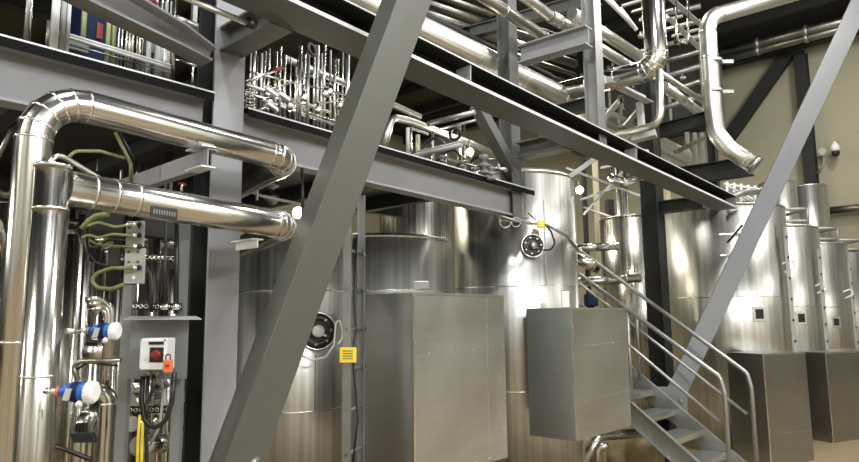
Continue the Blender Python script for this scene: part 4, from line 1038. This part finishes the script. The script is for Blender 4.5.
# ================================================================== RIGHT OF MIDDLE TANK
for (x0, y0, x1, y1, d, r_, lab) in ((570, 249, 618, 246, 8.5, .055, 'horizontal clad pipe between the middle and narrow tanks, upper'), (570, 283, 640, 278, 8.6, .06, 'horizontal clad pipe between the middle and narrow tanks, lower'), (575, 258, 599, 268, 7.6, .07, 'short capped pipe stub slanting beside the stair head')):
    pipe('steel_pipe', [P(x0, y0, d), P(x1, y1, d)], r_, 0, lab, pipeM, fr=((0, .8),))
q = P(591, 300, 8.3); t = thing('pump_motor', flat(q, 0), 'dark blue pump motor behind the hanging enclosure', 'motor')
MB().box(flat(q, q.z-.0), rt*.07, fw*.1, Z*.08).build('motor', navyM, t, bevel=.02); MB().cyl(flat(q, 0), flat(q, q.z), .04).build('stand', blackM, t)
for (px, y0, y1, d, r_, mt, lab) in ((624, 168, 470, 11.4, .05, tankM, 'left riser of the pair behind the narrow tank'), (630.5, 172, 470, 11.4, .055, tankM, 'right riser of the pair behind the narrow tank'),
                                     (589, 160, 470, 12.4, .05, darkM, 'dark riser right of the middle tank'), (601, 150, 470, 13, .06, creamM, 'cream riser right of the middle tank'), (614, 200, 470, 12.5, .09, darkM, 'dark pipe left of the narrow tank')):
    q = P(px, 300, d); single('riser_pipe', MB().cyl(flat(q, 0), flat(q, P(px, y0, d).z), r_, seg=16), mt, lab, 'pipe')
for i, (q0, q1) in enumerate((((562, 182), (600, 155)), ((583, 215), (622, 172)), ((580, 200), (640, 178)), ((566, 168), (640, 196)), ((583, 207), (625, 222)), ((600, 168), (640, 160)))):
    single('sloping_brace', MB().beam(R(.07, .07), P(*q0, 9.5+.2*i), P(*q1, 9.5+.2*i)) if i == 0 else MB().beam(R(.035, .035), P(*q0, 9.5+.2*i), P(*q1, 9.5+.2*i)), (galvM, dullM, dullM)[i % 3], 'thin sloping brace bar above the gap right of the middle tank', 'bar', 'gap brace bars')
q = P(626, 166, 9); pipe('steel_pipe', [P(608, 176, 9), P(622, 184, 9), P(640, 176, 9)], .07, .1, 'small clad tee pipe above the narrow tank', pipeM)

# under the stair / hanging enclosure: low pipework and tan blocks
q = PZ(612, 520, 0)
for i, (px, py, w, h, mt) in enumerate(((596, 445, .07, .17, strawM), (640, 440, .16, .17, strawM), (620, 460, .14, .08, strawM), (655, 452, .1, .2, strawM))):
    q = P(px, py, 7.0+.15*i); q = flat(q, 0); single('tan_pipe_lagging', MB().lathe(q, Z, [(w, 0), (w, h*1.6), (w*.7, h*1.9), (.02, h*1.95)], 20), mt, 'tan lagged pump body on the floor behind the hanging enclosure', 'pump', 'tan lagged pumps')
pipe('steel_pipe', [P(582, 462, 6.6), P(600, 436, 6.8), P(640, 433, 7.0)], .05, .1, 'low polished pipe under the hanging enclosure', pipeM)
spipe([P(596, 470, 6.3), P(598, 447, 6.3), P(608, 446, 6.3)], .03, 'short polished stub under the hanging enclosure', mat=pipeM)

# background equipment behind the platform and ceiling region
for i in range(8):
    y0 = -4+i*11
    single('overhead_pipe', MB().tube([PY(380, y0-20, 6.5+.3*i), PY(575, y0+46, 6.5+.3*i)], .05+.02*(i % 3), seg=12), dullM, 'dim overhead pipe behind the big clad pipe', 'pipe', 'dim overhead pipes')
for i in range(7):
    single('overhead_pipe', MB().tube([PX(640, 20+i*16, 12), PX(700, 6+i*15, 12)], .05, seg=12), (galvM, dullM)[i % 2], 'dim cross pipe in the dark area left of the bent pipe', 'pipe', 'dim cross pipes')
for i in range(7):
    px = 612+i*10; q0 = PY(px, 2+i*6, 4.4)
    single('rack_bracket', MB().beam(LA(.06), q0, q0+V((.1, -.5, .02))), (galvM, lightM, dullM)[i % 3], 'small angle bracket in the top right pipe rack', 'bracket', 'rack brackets')
for i in range(12):
    px = 606+i*7; py = 30+(i*37) % 90; q = PY(px, py, 3.9)
    tt = thing('valve', q, 'tiny clamp valve in the top right pipe rack', 'valve', 'top right rack valves')
    MB().lathe(q-Z*.05, Z, [(.03, 0), (.045, .02), (.045, .05), (.02, .06), (.02, .1)], 12).build('body', (seamM, blackM, dullM)[i % 3], tt)
    MB().cyl(q, q+X*.12-Z*.05, .014, seg=8).build('lever', (seamM, blackM)[i % 2], tt)
for i in range(5):
    x0 = -3.2+i*1.3  # dark cabinets added as backing to blacken the view under the platform
    t = thing('backdrop_cabinet', (x0+.6, 6.3, 0), 'dark tall cabinet added as backdrop in the row standing under the platform behind the risers', 'cabinet', 'dark backdrop cabinets under the platform')
    MB().abox(x0, x0+1.26, 6.0, 6.6, 0, 2.9).build('case', darkM, t, bevel=.01)
    MB().abox(x0+.04, x0+1.22, 5.97, 6.0, .15, 2.8).build('door', panelM if i % 2 else darkM, t, bevel=.006)
    MB().abox(x0+.1, x0+.13, 5.94, 5.97, 1.3, 1.6).build('handle', dullM, t)
# deep background tanks
for (px, d, r_, yt, lab) in ((38, 4.6, .3, 225, 'dim background tank at far left behind the risers'),):
    tank('process_tank', px, d, r_, yt, lab, (), tankM)

# ================================================================== LIGHTING
def area(loc, target, size, sy, e, col=(1, .96, .88)):
    l = bpy.data.lights.new('hall_and_fill_light', 'AREA'); l.shape = 'RECTANGLE'; l.size = size; l.size_y = sy; l.energy = e; l.color = col  # serves the hall lighting and the fills added to brighten dark metal
    o = bpy.data.objects.new('hall_and_fill_light', l); C.objects.link(o); o.location = loc
    o.rotation_euler = (V(target)-V(loc)).to_track_quat('-Z', 'Y').to_euler()
area((0.5, 0.4, 7.9), (2, 2.2, 1.5), .7, .7, 260, (.97, .98, 1))
area((5, -.2, 8.0), (6, 2, 1.5), .8, .5, 300, (1, .98, .94))
area((10, -1, 8.0), (9.5, 2, 1.2), .8, .5, 190, (1, .97, .9))
area((-2.5, -3.5, 5.5), (2, 3, 2.4), .8, .4, 150, (.93, .96, 1))
area((3, -5, 5.0), (6, 4, 2.0), 1.6, .35, 170, (.97, .98, 1))  # fill added from behind the viewer
area((10, -4.5, 5.5), (8, 3, 1.2), 1.2, .4, 70, (1, .96, .88))
area((-5, 3, 5.5), (3, 3.5, 1.5), .5, .8, 120, (1, .93, .8))
area((8, 4.6, 8.1), (8, 4, 0), .8, .5, 110, (1, .98, .92))  # added to brighten the overhead pipe from above
area((14, 1.5, 7.6), (15, 4, 2), .8, .5, 130, (1, .96, .88))  # added to brighten the tall slim tanks
area((7.6, 1.3, 5.6), (8, 4, 3.4), .6, .3, 45, (1, .97, .9))  # added out of view to lift the far end of the overhead pipe
area((12, 8, 7.8), (12, 6, 0), 2, 2, 220, (1, .92, .70))
area((9.5, 10, 7.8), (9, 10, 0), 1.2, 1.2, 260, (1, .94, .78))
area((1, 12, 7.8), (2, 10, 0), 1.5, 1.5, 260, (1, .94, .78))
area((1.6, -1.2, 3.4), (4, 4.5, 1.9), .5, .25, 75, (1, .98, .94))  # fill added on the viewer's side for the wide short tank
area((-1.2, 4.5, 2.2), (4, 5, 1.3), .3, .5, 34, (1, .97, .9))  # unseen fill added under the deck for the tanks' left sides
area((5.5, 7, 4.6), (5, 5, 0), .8, .5, 45, (1, .9, .65))
# wash added on the walls behind the viewer: reflected by the cladding
area((-2, -5.5, 7.8), (-2, -9, 3), 4, .6, 950, (1, .98, .94))
area((6, -5.5, 7.8), (6, -9, 3), 4, .6, 650, (1, .98, .94))
area((-6, 2, 7.8), (-9, 2, 3), 3, .6, 900, (1, .97, .9))
for i in range(6):
    x = -7+i*4.2  # dark columns added so the cladding has something dark to reflect
    column('wall_or_added_column', x, -8.8, 0, ZC, .4, 'dark column added for reflections on the unseen wall behind the viewer', darkM, Y, True, 'added unseen columns behind the viewer')
for i in range(4):  # more unseen columns added for reflections in the cladding
    column('wall_or_added_column', -8.8, -5+i*4.5, 0, ZC, .4, 'dark column added for reflections on the unseen far left wall', darkM, X, True, 'added unseen columns on the left wall')
w = bpy.data.worlds.new('world'); bpy.context.scene.world = w; w.use_nodes = True
w.node_tree.nodes['Background'].inputs[0].default_value = (.9, .92, 1, 1); w.node_tree.nodes['Background'].inputs[1].default_value = .07
vs = bpy.context.scene.view_settings; vs.view_transform = 'Standard'; vs.look = 'None'; vs.exposure = -.02
